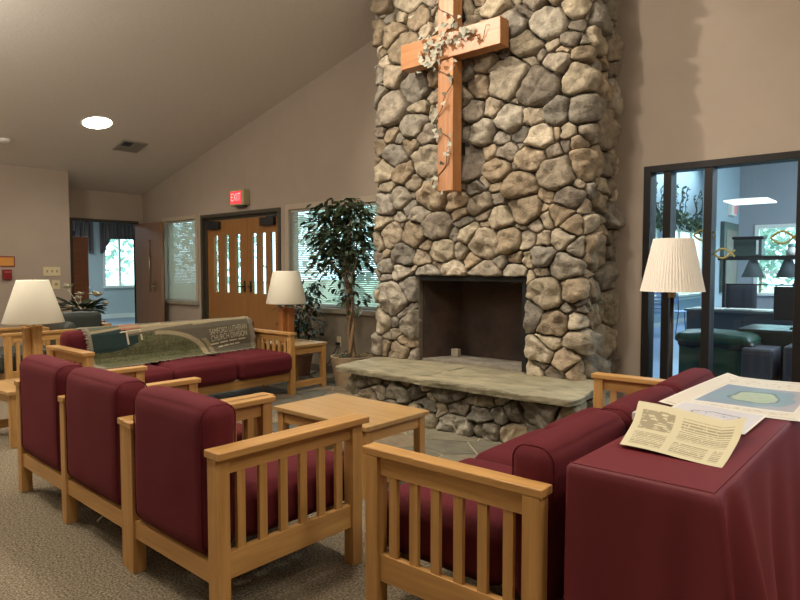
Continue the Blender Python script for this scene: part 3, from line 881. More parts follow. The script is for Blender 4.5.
# ------------------------------------------------------------------ windows, blinds, doors
def window(name, W, m=TRIM, sill=True, mull=(), tr=.07, proj=.02):
    x0, x1, z0, z1 = W
    mb = MB()
    mb.box(x0-tr, x0, YW-proj, YW, z0-.0, z1+tr).box(x1, x1+tr, YW-proj, YW, z0, z1+tr).box(x0, x1, YW-proj, YW, z1, z1+tr)
    mb.box(x0, x0+.03, YW+.05, YW+.11, z0, z1).box(x1-.03, x1, YW+.05, YW+.11, z0, z1).box(x0+.03, x1-.03, YW+.05, YW+.11, z1-.03, z1).box(x0+.03, x1-.03, YW+.05, YW+.11, z0, z0+.03)
    for x in mull: mb.box(x-.035, x+.035, YW+.05, YW+.11, z0+.03, z1-.03)
    f = struct(mb.build(name, m, bevel=.002))
    MB().box(x0+.03, x1-.03, YW+.078, YW+.082, z0+.03, z1-.03).build('pane', GLASS, f)
    if sill:
        MB().box(x0-.09, x1+.06, YW-.05, YW+.05, z0-.06, z0-.001).build('window_sill', SILL, f, bevel=.004)
    return f
window('window_1', W1, tr=.06)
w2 = window('window_2', W2, mull=(-5.47,))
# apron below window 2 (marbled panel)
struct(bx('trim_1', mat('stone_panel', srgb(136, 124, 106), .6, var=.22, vscale=4, detail=6), None, -6.45, -4.25, YW-.008, YW, .10, .75))
BLD = mat('blind_slat', srgb(176, 174, 160), .5, trans=.12)
def blind(label, W, pitch=.0235, gap=.015, tilt=26):
    x0, x1, z0, z1 = W
    t = thing('window_blind', label, 'blind', ((x0+x1)/2, YW+.028, z0)); hw = (x1-x0)/2-gap; H = z1-z0
    bx('headrail', BLD, t, -hw, hw, -.018, .018, H-.035, H-.004)
    mb = MB(); z = .04; c, s_ = math.cos(R(tilt)), math.sin(R(tilt)); w = .0125
    while z < H-.045:
        mb.add([(-hw, -w*c, z-w*s_), (hw, -w*c, z-w*s_), (hw, 0, z+.0022), (-hw, 0, z+.0022), (hw, w*c, z+w*s_), (-hw, w*c, z+w*s_)], [(0, 1, 2, 3), (3, 2, 4, 5)]); z += pitch
    mb.build('slats', BLD, t)
    bx('bottom_rail', BLD, t, -hw, hw, -.012, .012, .006, .022)
    MB().tube([(-hw+.1, -.02, H-.03), (-hw+.1, -.022, .25)], .002, 5).build('wand', BLD, t)
    return t
blind('narrow white slatted blind left of the double doors', W1, tilt=64)
blind('wide white slatted blind behind the indoor tree', (W2[0], W2[1], W2[2], W2[3]), tilt=44)
# double doors
fr = MB(); x0, x1, _, z1 = DO
fr.box(x0, x0+.05, YW-.015, YW+.15, 0, z1).box(x1-.05, x1, YW-.015, YW+.15, 0, z1).box(x0+.05, x1-.05, YW-.015, YW+.15, z1-.05, z1)
fr.box(x0+.05, x0+.085, YW+.04, YW+.15, 0, z1-.05).box(x1-.085, x1-.05, YW+.04, YW+.15, 0, z1-.05).box(x0+.085, x1-.085, YW+.04, YW+.15, z1-.085, z1-.05)
struct(fr.build('trim_2', DARKF))
DW = oak('z', 'door')
def leaf_door(name, a, b, hinge_left, handle_x):
    mb = MB(); y0, y1 = YW+.055, YW+.098; zt = DO[3]-.09
    w = b-a
    lw = .105; gapx = (w-3*lw)/4+.0
    lx = [a+gapx*.95+i*(lw+gapx*1.02) for i in range(3)]
    z0, z1 = .955, 1.80
    xs = [a]+[v for l in lx for v in (l, l+lw)]+[b]
    for i in range(0, len(xs), 2): mb.box(xs[i], xs[i+1], y0, y1, .01, zt)
    for l in lx: mb.box(l, l+lw, y0, y1, .01, z0).box(l, l+lw, y0, y1, z1, zt)
    d = struct(mb.build(name, DW))
    for l in lx: MB().box(l, l+lw, y0+.018, y0+.024, z0, z1).build('pane', GLASS, d)
    cxm = a+.22 if hinge_left else b-.22
    MB().box(cxm-.16, cxm+.14, y0-.055, y0-.001, zt-.13, zt-.02).tube([(cxm-.02, y0-.03, zt-.02), (cxm-.02, y0-.03, zt+.0)], .012, 8).box(cxm-.25 if hinge_left else cxm-.02, cxm+.0 if hinge_left else cxm+.22, y0-.035, y0-.02, zt-.018, zt-.004).build('door_closer', BLK, d, bevel=.004)
    MB().box(handle_x-.018, handle_x+.018, y0-.008, y0-.0005, .97, 1.13).tube([(handle_x, y0-.005, 1.05), (handle_x, y0-.05, 1.05), (handle_x-(.1 if hinge_left else -.1), y0-.052, 1.05)], .009, 8).build('door_handle', mat('dark_steel', srgb(60, 58, 54), .35, metal=.8), d)
    return d
MID = -7.475
leaf_door('door_1', DO[0]+.09, MID-.004, True, MID-.07)
leaf_door('door_2', MID+.004, DO[1]-.09, False, MID+.07)

# open door leaf in the far corner
d3 = bpy.data.objects.new('door_3', None); COL.objects.link(d3); d3.location = (-10.39, 5.14, 0); d3.rotation_euler = (0, 0, R(-2)); d3['kind'] = 'structure'
mb = MB(); mb.box(.0, .50, -.042, 0, .01, 2.055).box(.58, .93, -.042, 0, .01, 2.055).box(.50, .58, -.042, 0, .01, .92).box(.50, .58, -.042, 0, 1.78, 2.055)
mb.build('door_leaf', oak('z', 'brown'), d3)
MB().box(.50, .58, -.024, -.018, .92, 1.78).build('pane', GLASS, d3)
MB().tube([(.62, -.045, 1.05), (.62, -.09, 1.05), (.62, -.09, 1.5), (.62, -.045, 1.5)], .011, 8).build('pull_bar', BRASS, d3, smooth=True)
MB().box(.66, .72, -.050, -.043, .94, 1.10).tube([(.69, -.05, 1.02), (.69, -.095, 1.02), (.82, -.098, 1.02)], .011, 8).build('door_handle', BRASS, d3)
struct(MB().box(-10.535, -10.385, 4.05, 4.09, 0, 2.11).box(-10.535, -10.385, 5.14, 5.165, 0, 2.11).box(-10.535, -10.385, 4.09, 5.14, 2.07, 2.11).build('trim_3', DARKF))

# exit sign over the doors
LIT = mat('exit_red', (1.0, .05, .07, 1), .4, emis=.9)
ex = thing('exit_sign', 'red lit exit sign in a cream case above the double doors', 'sign', (-7.50, 5.20, 2.19))
bx('case', mat('cream_case', srgb(168, 156, 118), .5), ex, -.17, .17, -.05, .045, 0, .22, bevel=.005)
bx('lit_panel', LIT, ex, -.14, .11, -.054, -.051, .025, .195)
vs, fs = text_mesh('EXIT', .14)
MB().add([Vector((v.x*.80-.015, -.056, v.y*1.1+.11)) for v in vs], fs).build('lettering', mat('exit_letters', (1, .45, .42, 1), .4, emis=.9), ex)
bx('mount', DARKF, ex, -.06, .12, -.02, .04, -.03, -.001)

# ceiling light and vent
def on_ceil(t): 
    t.rotation_euler = (0, -math.atan(.2436), 0); return t
cl2 = on_ceil(thing('ceiling_light', 'round recessed light glowing in the sloped ceiling', 'ceiling light', (-8.08, 3.51, ceil_z(-8.08)-.004)))
MB().lathe([(.165, 0), (.185, -.002), (.185, .004), (.165, .004)], n=40).build('trim_ring', WHITE, cl2, smooth=False)
MB().lathe([(0.0, -.006), (.164, -.006), (.164, .002), (0.0, .002)], n=40).build('lens', mat('lamp_lens', (1, .93, .80, 1), .4, emis=14), cl2)
vt = on_ceil(thing('ceiling_vent', 'square metal air vent in the sloped ceiling beside the round light', 'vent', (-8.60, 4.18, ceil_z(-8.60)-.004)))
vm = MB(); s_ = .175
vm.box(-s_, s_, -s_, -s_+.03, -.012, 0).box(-s_, s_, s_-.03, s_, -.012, 0).box(-s_, -s_+.03, -s_+.03, s_-.03, -.012, 0).box(s_-.03, s_, -s_+.03, s_-.03, -.012, 0)
vm.build('frame', mat('vent_metal', srgb(150, 142, 128), .5), vt)
bx('dark_opening', BLK, vt, -s_+.03, s_-.03, -s_+.03, s_-.03, -.004, -.001)
for k in range(-4, 5):
    bx('louvre', MATS['vent_metal'], vt, -s_+.03 if k < 1 else -s_+.03, 0 if k < 0 else s_-.03, k*.032-.010, k*.032+.010, -.012, -.006)
sd = thing('bright_patch_disc', 'small round white disc added for a bright patch on the ceiling at the left edge', 'ceiling disc', (-8.95, 2.74, ceil_z(-8.95)-.004))
on_ceil(sd)  # white disc added to stand in for a bright patch on the ceiling
MB().lathe([(0, -.035), (.045, -.035), (.06, -.02), (.065, 0), (0, 0)], n=24).build('housing', WHITE, sd, smooth=True)

# things on the left wall
sw = thing('switch_plate', 'cream three-switch wall plate above the smaller one', 'switch', (-9.728, 3.53, 1.20))
bx('plate', CREAM, sw, 0, .008, -.115, .115, 0, .13, bevel=.003)
for y in (-.065, 0, .065): bx('toggle', mat('tan_plastic', srgb(150, 132, 96), .5), sw, .008, .016, y-.008, y+.008, .05, .085)
sw = thing('switch_plate', 'small cream wall plate with round dial below the three-switch plate', 'switch', (-9.728, 3.58, 1.01))
bx('plate', CREAM, sw, 0, .008, -.055, .055, 0, .13, bevel=.003)
MB().tube([(.008, 0, .07), (.02, 0, .07)], .018, 14).build('dial', MATS['tan_plastic'], sw)
sgn = thing('wall_sign', 'orange wall sign with dark red border at the left edge', 'sign', (-9.728, 2.93, 1.33))
bx('border', mat('sign_red', srgb(126, 46, 34), .5), sgn, 0, .008, -.30, .125, 0, .145)
bx('face', mat('sign_orange', srgb(206, 142, 62), .5), sgn, .008, .010, -.285, .11, .015, .13)
fa = thing('fire_alarm', 'small dark red fire alarm pull below the orange sign', 'fire alarm', (-9.728, 2.95, 1.155))
bx('housing', mat('alarm_red', srgb(128, 26, 30), .4), fa, 0, .045, -.055, .055, 0, .14, bevel=.006)
bx('pull_handle', mat('alarm_pale', srgb(170, 90, 84), .4), fa, .045, .052, -.04, .04, .095, .112)

# outlet and cord at back wall
ol = thing('outlet', 'cream wall outlet plate under the wide window', 'outlet', (-5.53, YW-.010, .36))
bx('plate', CREAM, ol, -.038, .038, -.006, 0, 0, .12, bevel=.002)
tag(MB().box(-5.55, -5.51, YW-.055, YW-.017, .375, .41).tube([(-5.53, YW-.04, .38), (-5.56, YW-.05, .30), (-5.66, YW-.06, .16), (-5.74, YW-.09, .06), (-5.80, YW-.2, .025), (-5.7, YW-.35, .022), (-5.5, YW-.42, .022)], .006, 8).build('power_cord', BLK, smooth=False), 'black power cord hanging from outlet to floor beside the hearth', 'cord')

# ------------------------------------------------------------------ plants
def canopy(mb, c, rad, n, rng, l=(.05, .085), w=.5, droop=.5, shell=.45):
    c = Vector(c)
    for i in range(n):
        d = Vector((rng.gauss(0, 1), rng.gauss(0, 1), rng.gauss(0, 1))).normalized()
        r = (shell+(1-shell)*rng.random())
        p = c+Vector((d.x*rad[0], d.y*rad[1], d.z*rad[2]))*r
        dd = Vector((d.x+rng.uniform(-.6, .6), d.y+rng.uniform(-.6, .6), rng.uniform(-.9, .3)-droop*.3))
        L_ = rng.uniform(*l)
        leaf(mb, p, dd, Vector((rng.uniform(-.5, .5), rng.uniform(-.5, .5), 1)), L_, L_*w)
fi = thing('ficus_tree', 'tall indoor tree with twisted trunks and dark leaves before the wide window', 'potted tree', (-4.93, 4.86, 0))
rng = random.Random(8)
MB().lathe([(0, 0), (.17, 0), (.225, .30), (.235, .34), (.205, .34), (.195, .30), (0, .30)], n=36).build('pot', mat('clay_pot', srgb(150, 128, 98), .8, var=.2, vscale=12), fi, smooth=False)
MB().lathe([(.0, .335), (.08, .33), (.15, .318), (.196, .305)], n=24).build('soil', mat('moss', srgb(78, 66, 44), .95, var=.5, vscale=40, bump=1, bscale=60), fi)
tr = MB()
for ph in (0, 2.1, 4.2):
    pts_ = []
    for i in range(30):
        z = .30+i*.027; tw = ph+z*7; r = .026+.004*math.sin(z*9)
        pts_.append((r*math.cos(tw)-.03*(z-.3), r*math.sin(tw), z))
    tr.tube(pts_, [.024-.008*i/29 for i in range(30)], 8)
rngb = random.Random(4)
tops = [(-.33, .0, 1.62), (-.12, -.2, 1.9), (.10, .1, 1.95), (.22, -.05, 1.55), (-.22, .12, 1.95), (.14, -.15, 1.25), (-.42, -.05, 1.42), (.02, .0, 2.0)]
for tx_, ty_, tz_ in tops:
    p0 = Vector((-.02, 0, 1.0+rngb.uniform(0, .12))); p1 = Vector((tx_, ty_, tz_)); pts_ = []
    for i in range(8):
        t = i/7; p = p0.lerp(p1, t)+Vector((rngb.uniform(-.015, .015), rngb.uniform(-.015, .015), .06*math.sin(t*PI)))
        pts_.append(p)
    tr.tube(pts_, [.013-.009*i/7 for i in range(8)], 6)
tr.build('trunk', BARK, fi, smooth=True)
lf = MB()
for c, rad, n in (((-.12, 0, 1.66), (.42, .30, .38), 560), ((-.38, 0, 1.72), (.26, .25, .28), 240), ((.08, 0, 1.80), (.30, .3, .26), 260),
                  ((-.30, 0, 1.44), (.26, .25, .22), 170), ((-.14, -.05, 1.98), (.40, .22, .11), 150), ((-.50, 0, 1.35), (.12, .12, .12), 26),
                  ((.15, -.05, 1.40), (.18, .2, .22), 90), ((.16, -.12, .98), (.16, .14, .13), 60), ((-.10, -.08, 1.05), (.15, .1, .14), 34), ((.02, -.1, 1.2), (.2, .12, .1), 26)):
    canopy(lf, c, (rad[0]*1.08, rad[1]*1.05, rad[2]*1.05), int(n*.66), rng, l=(.065, .12), w=.58)
for i in range(12):   # low twigs over the soil
    canopy(lf, (rng.uniform(-.1, .15), rng.uniform(-.15, .1), .36), (.05, .05, .03), 3, rng, l=(.04, .07))
lf.build('foliage', LEAF, fi)['kind'] = 'stuff'
bp = thing('potted_bush', 'dark leafy plant in brown pot behind the far table lamp', 'potted plant', (-5.86, 4.90, 0))
MB().lathe([(0, 0), (.11, 0), (.15, .24), (.16, .27), (.14, .27), (.135, .24), (0, .24)], n=28).build('pot', mat('brown_pot', srgb(96, 62, 44), .6), bp)
lf = MB(); rng = random.Random(9)
for c, rad, n in (((.02, 0, .62), (.30, .26, .34), 420), ((.16, -.02, .98), (.20, .2, .22), 130), ((-.22, 0, .80), (.14, .14, .22), 80), ((.28, 0, 1.1), (.10, .1, .14), 30)):
    canopy(lf, c, rad, n, rng, l=(.05, .10), w=.5, shell=.1)
lf.build('foliage', LEAF2, bp)['kind'] = 'stuff'
st = MB()
for i in range(9):
    a = i*.7; st.tube([(.03*math.cos(a), .03*math.sin(a), .22), (.10*math.cos(a), .10*math.sin(a), .6), (.18*math.cos(a)+.05, .16*math.sin(a), .95)], .006, 5)
st.build('stems', BARK, bp)

# ------------------------------------------------------------------ far left corner
def side_chair(label, loc, rz, **k): return seat_unit('armchair', label, 'armchair', loc, rz, .72, 1, cush=LEATHER, topz=.78, **k)
c1 = seat_unit('armchair', 'slatted oak armchair with dark vinyl cushions behind the left table lamp', 'armchair', (-7.02, 2.83, 0), PI, .74, 1, cush=LEATHER, topz=.72, seatout=.08, seed=20)
c2 = seat_unit('armchair', 'oak armchair with tall dark vinyl back near the white lilies', 'armchair', (-7.42, 3.55, 0), PI/2, .70, 1, cush=LEATHER, topz=.80, seed=22)
c2.location = (-7.44, 2.62, 0); 
# plant with white lilies on a small stand
ps = thing('plant_stand', 'small dark plant stand under the white lilies', 'stand', (-8.72, 3.52, 0))
bx('top', oak('x', 'cab'), ps, -.26, .26, -.20, .20, .58, .61, bevel=.003)
for x in (-.24, .2):
    for y in (-.18, .14): bx('leg', oak('z', 'cab'), ps, x, x+.04, y, y+.04, 0, .58)
ly = thing('lily_plant', 'potted white lilies with broad leaves before the open doorway', 'potted plant', (-8.72, 3.52, .612))
MB().lathe([(0, 0), (.09, 0), (.115, .13), (.12, .15), (.10, .15), (.1, .13), (0, .13)], n=24).build('pot', mat('grey_pot', srgb(90, 84, 74), .6), ly)
lm = MB(); rng = random.Random(31)
for i in range(46):
    a = rng.uniform(0, 2*PI); el = rng.uniform(.15, 1.0); L_ = rng.uniform(.16, .28)
    p = Vector((.03*math.cos(a), .03*math.sin(a), .13)); d = Vector((math.cos(a), math.sin(a), el))
    s0 = p+d.normalized()*rng.uniform(.04, .14)
    lm.tube([p, s0], .003, 4); leaf(lm, s0, Vector((d.x, d.y, d.z-.35)), Vector((0, 0, 1)), L_*.9, L_*.5)
lm.build('leaves', mat('lily_leaf', srgb(62, 72, 50), .4, var=.3, vscale=12), ly)
for (x, y, z, s_) in ((-.18, -.10, .42, 1.1), (-.10, .03, .33, .8), (-.22, .05, .27, .8), (.04, -.16, .16, 1.0), (.12, .16, .31, 1.3), (.16, .25, .20, .8), (.02, .05, .12, .8)):
    f = MB(); f.tube([(0, 0, .13), (x*.5, y*.5, z*.7), (x, y, z)], .0035, 5)
    p = Vector((x, y, z))
    for k in range(6):
        a = k*PI/3; d = Vector((math.cos(a), math.sin(a), .5+.5*(k % 2))); leaf(f, p, d, Vector((0, 0, 1)), .10*s_, .085*s_)
    f.build('flower', mat('white_petal', srgb(216, 208, 184), .6), ly)

# room beyond the far doorway
BW = mat('blue_wall', srgb(176, 184, 182), .8)
wy = [(7.2-.0, 8.05, .88, 2.12), (5.75, 6.78, .88, 2.12)]
w_ = wall_y('wall_far', -16.62, -16.5, 2.0, 8.75, [(7.28, 8.10, .86, 2.2), (5.85, 6.78, .86, 2.2)], BW, 2.75)
struct(MB().prism([(-10.52, 5.42), (-16.5, 8.66), (-16.5, 8.78), (-10.46, 5.52)], 0, 2.75).build('wall_far.001', BW)); struct(bx('wall_far.002', BW, None, -16.5, -10.52, 2.0, 2.12, 0, 2.75))
struct(bx('wall_far.004', BW, None, -10.52, -10.40, 2.0, 3.67, 0, 2.75))
struct(MB().prism([(-16.62, 2.0), (-10.53, 2.0), (-10.53, 5.50), (-16.62, 8.8)], 2.75, 2.85).build('ceiling.001', CEIL))
struct(bx('floor.003', mat('blue_floor', srgb(110, 122, 134), .4, var=.08, vscale=5), None, -16.62, -10.53, 2.0, 8.0, -.1, .0))
struct(bx('baseboard_far', WHITE, None, -16.5, -16.48, 2.12, 8.6, 0, .12))
for i, (y0, y1) in enumerate(((5.85, 6.78), (7.28, 8.10))):
    f = MB(); f.box(-16.52, -16.46, y0-.06, y0, .86, 2.26).box(-16.52, -16.46, y1, y1+.06, .86, 2.26).box(-16.52, -16.46, y0, y1, 2.2, 2.26).box(-16.52, -16.42, y0-.08, y1+.08, .80, .859)
    f.box(-16.58, -16.54, (y0+y1)/2-.03, (y0+y1)/2+.03, .86, 2.2)
    f = struct(f.build('window_%d' % (i+3), WHITE)); MB().box(-16.565, -16.56, y0, y1, .86, 2.2).build('pane', GLASS, f)
CURT = mat('dark_curtain', srgb(92, 78, 74), .9, var=.5, vscale=14, stretch=(1, 1, .05))
for lb, y0, y1, tail in (('dark swag valance at left window beyond the open doorway', 5.6, 6.95, (1, 1)), ('dark swag valance at right window beyond the open doorway', 7.12, 8.35, (1, 1))):
    t = thing('valance', lb, 'curtain', (-16.40, (y0+y1)/2, 2.5)); hw = (y1-y0)/2; m_ = MB(); n = 60; vs = []
    for i in range(n+1):
        u = 2*i/n-1; y = u*hw; x = .03*math.sin(i*1.3)
        e_ = abs(u); drop = -.42 if e_ < .55 else -.42-.55*((e_-.55)/.45)**1.0 if e_ < .85 else -.80
        vs += [(x, y, .0), (x, y, drop)]
    m_.add(vs, [(2*i, 2*i+2, 2*i+3, 2*i+1) for i in range(n)]); m_.build('drape', CURT, t, solid=.01)
    MB().tube([(0, -hw-.03, .01), (0, hw+.03, .01)], .014, 8).build('rod', WHITE, t)
cbn = thing('cabinet', 'tall brown drawer cabinet just inside the far open doorway', 'cabinet', (-11.25, 4.35, 0))
bx('body', oak('z', 'cab'), cbn, -.5, 0, -.30, .33, 0, 1.86, bevel=.004)
for k in range(7): 
    d = bx('drawer', oak('y', 'cab'), cbn, 0, .015, -.27, .20, .06+k*.255, .06+k*.255+.245, bevel=.003)
    bx('handle', BRASS, d, .016, .03, -.13, .01, .06+k*.255+.12, .06+k*.255+.132)
bkt = thing('storage_box', 'dark blue box lying on top of the tall brown cabinet', 'box', (-11.35, 4.30, 1.862))
bx('carton', mat('navy_card', srgb(46, 52, 74), .6), bkt, -.2, .18, -.22, .14, 0, .09, bevel=.004); bx('lid', mat('pale_card', srgb(120, 120, 126), .6), bkt, -.17, .12, -.2, .08, .09, .12, bevel=.004)

# ------------------------------------------------------------------ glazed screen and the hall behind it
gf = MB(); x0, x1, _, z1 = GL; a_, b_ = YW-.02, YW+.13
gf.box(x0, x0+.055, a_, b_, 0, z1).box(x1-.055, x1, a_, b_, 0, z1).box(x0+.055, x1-.055, a_, b_, z1-.055, z1).box(x0+.055, x1-.055, a_, b_, 0, .08)
for x in (-1.70, -1.393, -.775, .05):
    gf.box(x-.030, x+.030, a_+.01, b_, .08, z1-.055)
gw = struct(gf.build('window_5', DARKM, bevel=.003))
edges = [x0+.055, -1.73, -1.67, -1.423, -1.363, -.805, -.745, .02, .08, x1-.055]
for a, b in zip(edges[::2], edges[1::2]): MB().box(a, b, YW+.05, YW+.056, .08, z1-.055).build('pane', GLASS, gw)
GOLD = mat('gold_decal', srgb(160, 152, 96), .5)
def fish(label, x, z, s_):
    t = MB(); p1 = [];  n = 24
    for sg_ in (1, -1):
        pts_ = [Vector((x+s_*(-.5+1.05*i/n), YW+.045, z+sg_*s_*.26*math.sin(PI*min(1, i/n/.82)) if i/n < .82 else z-sg_*s_*.26*.9*((i/n-.82)/.18)*.75)) for i in range(n+1)]
        t.tube(pts_, .0085, 5)
    o = t.build('fish_decal', GOLD); o.scale = (1, 1, 1); tag(o, label, 'decal', 'fish outline decals on the glass'); return o
fish('gold fish outline decal on glass, leftmost, by the lamp shade top', -1.43, 1.566, .15)
fish('gold fish outline decal on glass, lower middle one', -1.284, 1.42, .14)
fish('gold fish outline decal on glass near right edge, below bright window', -.885, 1.53, .17)

HW = mat('hall_wall', srgb(150, 152, 156), .85, var=.02, vscale=2)
HW2 = mat('hall_wall_blue', srgb(160, 176, 184), .85)
HT = 3.9
wall_y('wall_hall', -4.92, -4.80, 5.4, 18.6, [(7.2, 9.4, 0.75, 2.05), (12.9, 14.2, .62, 2.28), (14.9, 17.8, .62, 2.28)], HW2, HT)
struct(bx('wall_hall.001', HW2, None, -4.92, -4.32, 18.5, 18.62, 0, HT))
struct(bx('wall_hall.002', HW2, None, -3.12, -3.0, 11.45, 13.55, 0, HT))
wall_x('wall_hall.003', 13.4, 13.55, -3.0, 5, [(-2.72, .4, .80, 2.13)], HW, top=lambda x: HT)
struct(MB().prism([(-3.12, 13.551), (-3.0, 13.551), (-4.32, 18.5), (-4.44, 18.5)], 0, HT).build('wall_hall.004', HW2))
wall_y('wall_hall.005', 5, 5.12, 5.4, 13.55, [(6.5, 9, .5, 2.6), (10, 12.5, .5, 2.6)], HW, HT)
WING = [(-4.92, 5.41), (5.12, 5.41), (5.12, 13.56), (-3.0, 13.56), (-4.3, 18.62), (-4.92, 18.62)]
struct(MB().prism(WING, HT, HT+.1).build('ceiling.002', WHITE))
struct(MB().prism(WING, -.1, 0).build('floor.004', mat('hall_floor', srgb(120, 140, 172), .3, var=.06, vscale=4)))
struct(bx('baseboard_hall', WHITE, None, -4.8, -4.785, 5.4, 18.5, .0, .09)); struct(bx('trim_4', WHITE, None, -4.8, -4.78, 5.4, 18.5, .55, .59))
def hallwin(n, x0, x1, y, z0, z1, along='x'):
    f = MB()
    if along == 'x':
        f.box(x0, x0+.07, y-.02, y+.1, z0, z1).box(x1-.07, x1, y-.02, y+.1, z0, z1).box(x0+.07, x1-.07, y-.02, y+.1, z1-.07, z1).box(x0-.05, x1+.05, y-.06, y+.1, z0, z0+.05)
        for k in (1, 2, 3): 
            xm = x0+(x1-x0)*k/4; f.box(xm-.025, xm+.025, y+.02, y+.08, z0+.05, z1-.07)
        f.box(x0+.07, x1-.07, y+.03, y+.07, z0+.42, z0+.46)
        o = struct(f.build('window_%d' % n, WHITE)); MB().box(x0+.07, x1-.07, y+.046, y+.05, z0+.05, z1-.07).build('pane', GLASS, o)
    else:
        f.box(y-.1, y+.02, x0, x0+.07, z0, z1).box(y-.1, y+.02, x1-.07, x1, z0, z1).box(y-.1, y+.02, x0+.07, x1-.07, z1-.07, z1).box(y-.1, y+.04, x0, x1, z0, z0+.05)
        for k in range(1, max(2, int((x1-x0)/.9))):
            xm = x0+(x1-x0)*k/max(2, int((x1-x0)/.9)); f.box(y-.08, y-.02, xm-.025, xm+.025, z0+.05, z1-.07)
        o = struct(f.build('window_%d' % n, WHITE)); MB().box(y-.05, y-.046, x0+.07, x1-.07, z0+.05, z1-.07).build('pane', GLASS, o)
hallwin(6, -2.72, .4, 13.4, .80, 2.13)
hallwin(7, 7.2, 9.4, -4.8, .75, 2.05, 'y'); hallwin(8, 12.9, 14.2, -4.8, .62, 2.28, 'y'); hallwin(9, 14.9, 17.8, -4.8, .62, 2.28, 'y')
# garland and bare twigs on the hall's side wall
gl_ = thing('wall_garland', 'leafy garland with bare twigs high on wall seen through glass', 'garland', (-4.72, 14.5, 2.4))
rng = random.Random(14); lm = MB(); tw = MB()
for i in range(900):
    y = rng.uniform(-2.8, 3.8); leaf(lm, Vector((rng.uniform(0, .12), y, rng.gauss(0, .09)+.05*math.sin(y*2))), Vector((rng.uniform(-.2, 1), rng.uniform(-1, 1), rng.uniform(-1, 1))), Vector((0, 0, 1)), .14, .07)
for i in range(26):
    y = rng.uniform(-2.6, 3.6); p = Vector((.05, y, 0)); pts_ = [p.copy()]
    for k in range(9):
        p = p+Vector((rng.uniform(-.01, .02), rng.uniform(-.13, .13), rng.uniform(.03, .13))); p.x = max(.02, p.x); pts_.append(p.copy())
    tw.tube(pts_, .010, 4)
    for q in pts_[2:]:
        for _ in range(2): leaf(tw, q, Vector((.3, rng.uniform(-1, 1), rng.uniform(-1, 1))), Vector((1, 0, 0)), .10, .05)
lm.build('leaves', mat('garland_leaf', srgb(74, 92, 70), .6, var=.5, vscale=4), gl_)['kind'] = 'stuff'
tw.build('twigs', mat('twig', srgb(50, 60, 50), .8), gl_)
hx = thing('exit_sign', 'small exit sign on the pale wall beyond the glass', 'sign', (-2.97, 12.75, 2.28))
bx('case', WHITE, hx, -.03, .04, -.17, .17, 0, .24, bevel=.004)
bx('lit_panel', mat('far_exit', srgb(206, 120, 120), .5, emis=.4), hx, .041, .044, -.02, .15, .03, .21)
hd = thing('notice_case', 'dark framed notice case on pale wall below the far exit sign', 'frame', (-2.99, 12.6, .88))
bx('frame', mat('case_frame', srgb(70, 84, 78), .5), hd, .0, .06, -.50, .50, 0, 1.26, bevel=.004)
bx('panel', mat('case_panel', srgb(112, 100, 88), .5, var=.3, vscale=6), hd, .061, .066, -.36, .38, .08, 1.12)
# shelf with items
hs = thing('hall_shelf', 'long dark shelf rail crossing before the bright window beyond the glass', 'shelf', (-1.6, 10.3, 0))
bx('board', BLK, hs, -.95, 2.2, -.12, .12, 1.43, 1.49); 
for x in (-.9, 2.1): bx('post', BLK, hs, x, x+.04, -.03, .03, 0, 1.43)
bx('lower_rail', DARKM, hs, -.86, 2.1, -.02, .02, 1.06, 1.08)
tv_ = thing('toaster_oven', 'dark box-shaped appliance on the shelf beyond the glass', 'appliance', (-2.14, 10.27, 1.492))
bx('body', mat('appliance_dark', srgb(60, 76, 74), .4), tv_, -.20, .17, -.11, .11, 0, .24, bevel=.01); bx('roof', BLK, tv_, -.22, .19, -.12, .12, .24, .28, bevel=.01)
bx('glass_door', GLASS, tv_, -.17, .08, -.117, -.111, .04, .2); bx('side_light', WHITE, tv_, .10, .13, -.118, -.111, .02, .22)
jr = thing('glass_jar', 'white jar on the shelf before the bright window beyond the glass', 'jar', (-1.62, 10.3, 1.492))
MB().lathe([(0, 0), (.07, 0), (.075, .06), (.05, .10), (.05, .12), (0, .12)], n=20).build('jar_body', WHITE, jr, smooth=True)
MB().lathe([(.055, .12), (.055, .15), (.02, .17), (0, .175)], n=20).build('lid', mat('jar_lid', srgb(110, 140, 130), .4), jr, smooth=True)
for lb, x in (('grey cone pendant shade under the shelf, left of two', -2.10), ('grey cone pendant shade under the shelf, right of two', -1.66)):
    pn = thing('pendant_lamp', lb, 'lamp', (x, 10.3, 1.43), group=None)
    MB().lathe([(.055, -.001), (.15, -.25), (.147, -.25), (.052, -.001)], n=32).build('lamp_shade', mat('grey_shade', srgb(92, 100, 100), .7), pn, smooth=True)
    MB().tube([(0, 0, -.001), (0, 0, -.10)], .01, 8).build('socket', BLK, pn)
# fluorescent fixture
ff = thing('ceiling_light', 'long fluorescent light fixture hanging in hall beyond the glass', 'ceiling light', (-2.35, 11.2, 2.36), R(0))
bx('diffuser', mat('tube_glow', (1, .98, .9, 1), .5, emis=1.0), ff, -.32, .30, -.30, .40, 0, .03, bevel=.01)
bx('housing', WHITE, ff, -.20, .2, -.2, .3, .031, .05)
for y in (-.15, .25): MB().tube([(0, y, .05), (0, y, HT-2.361)], .0025, 6).build('hanger', mat('grey_wire', srgb(130, 132, 134), .5), ff)
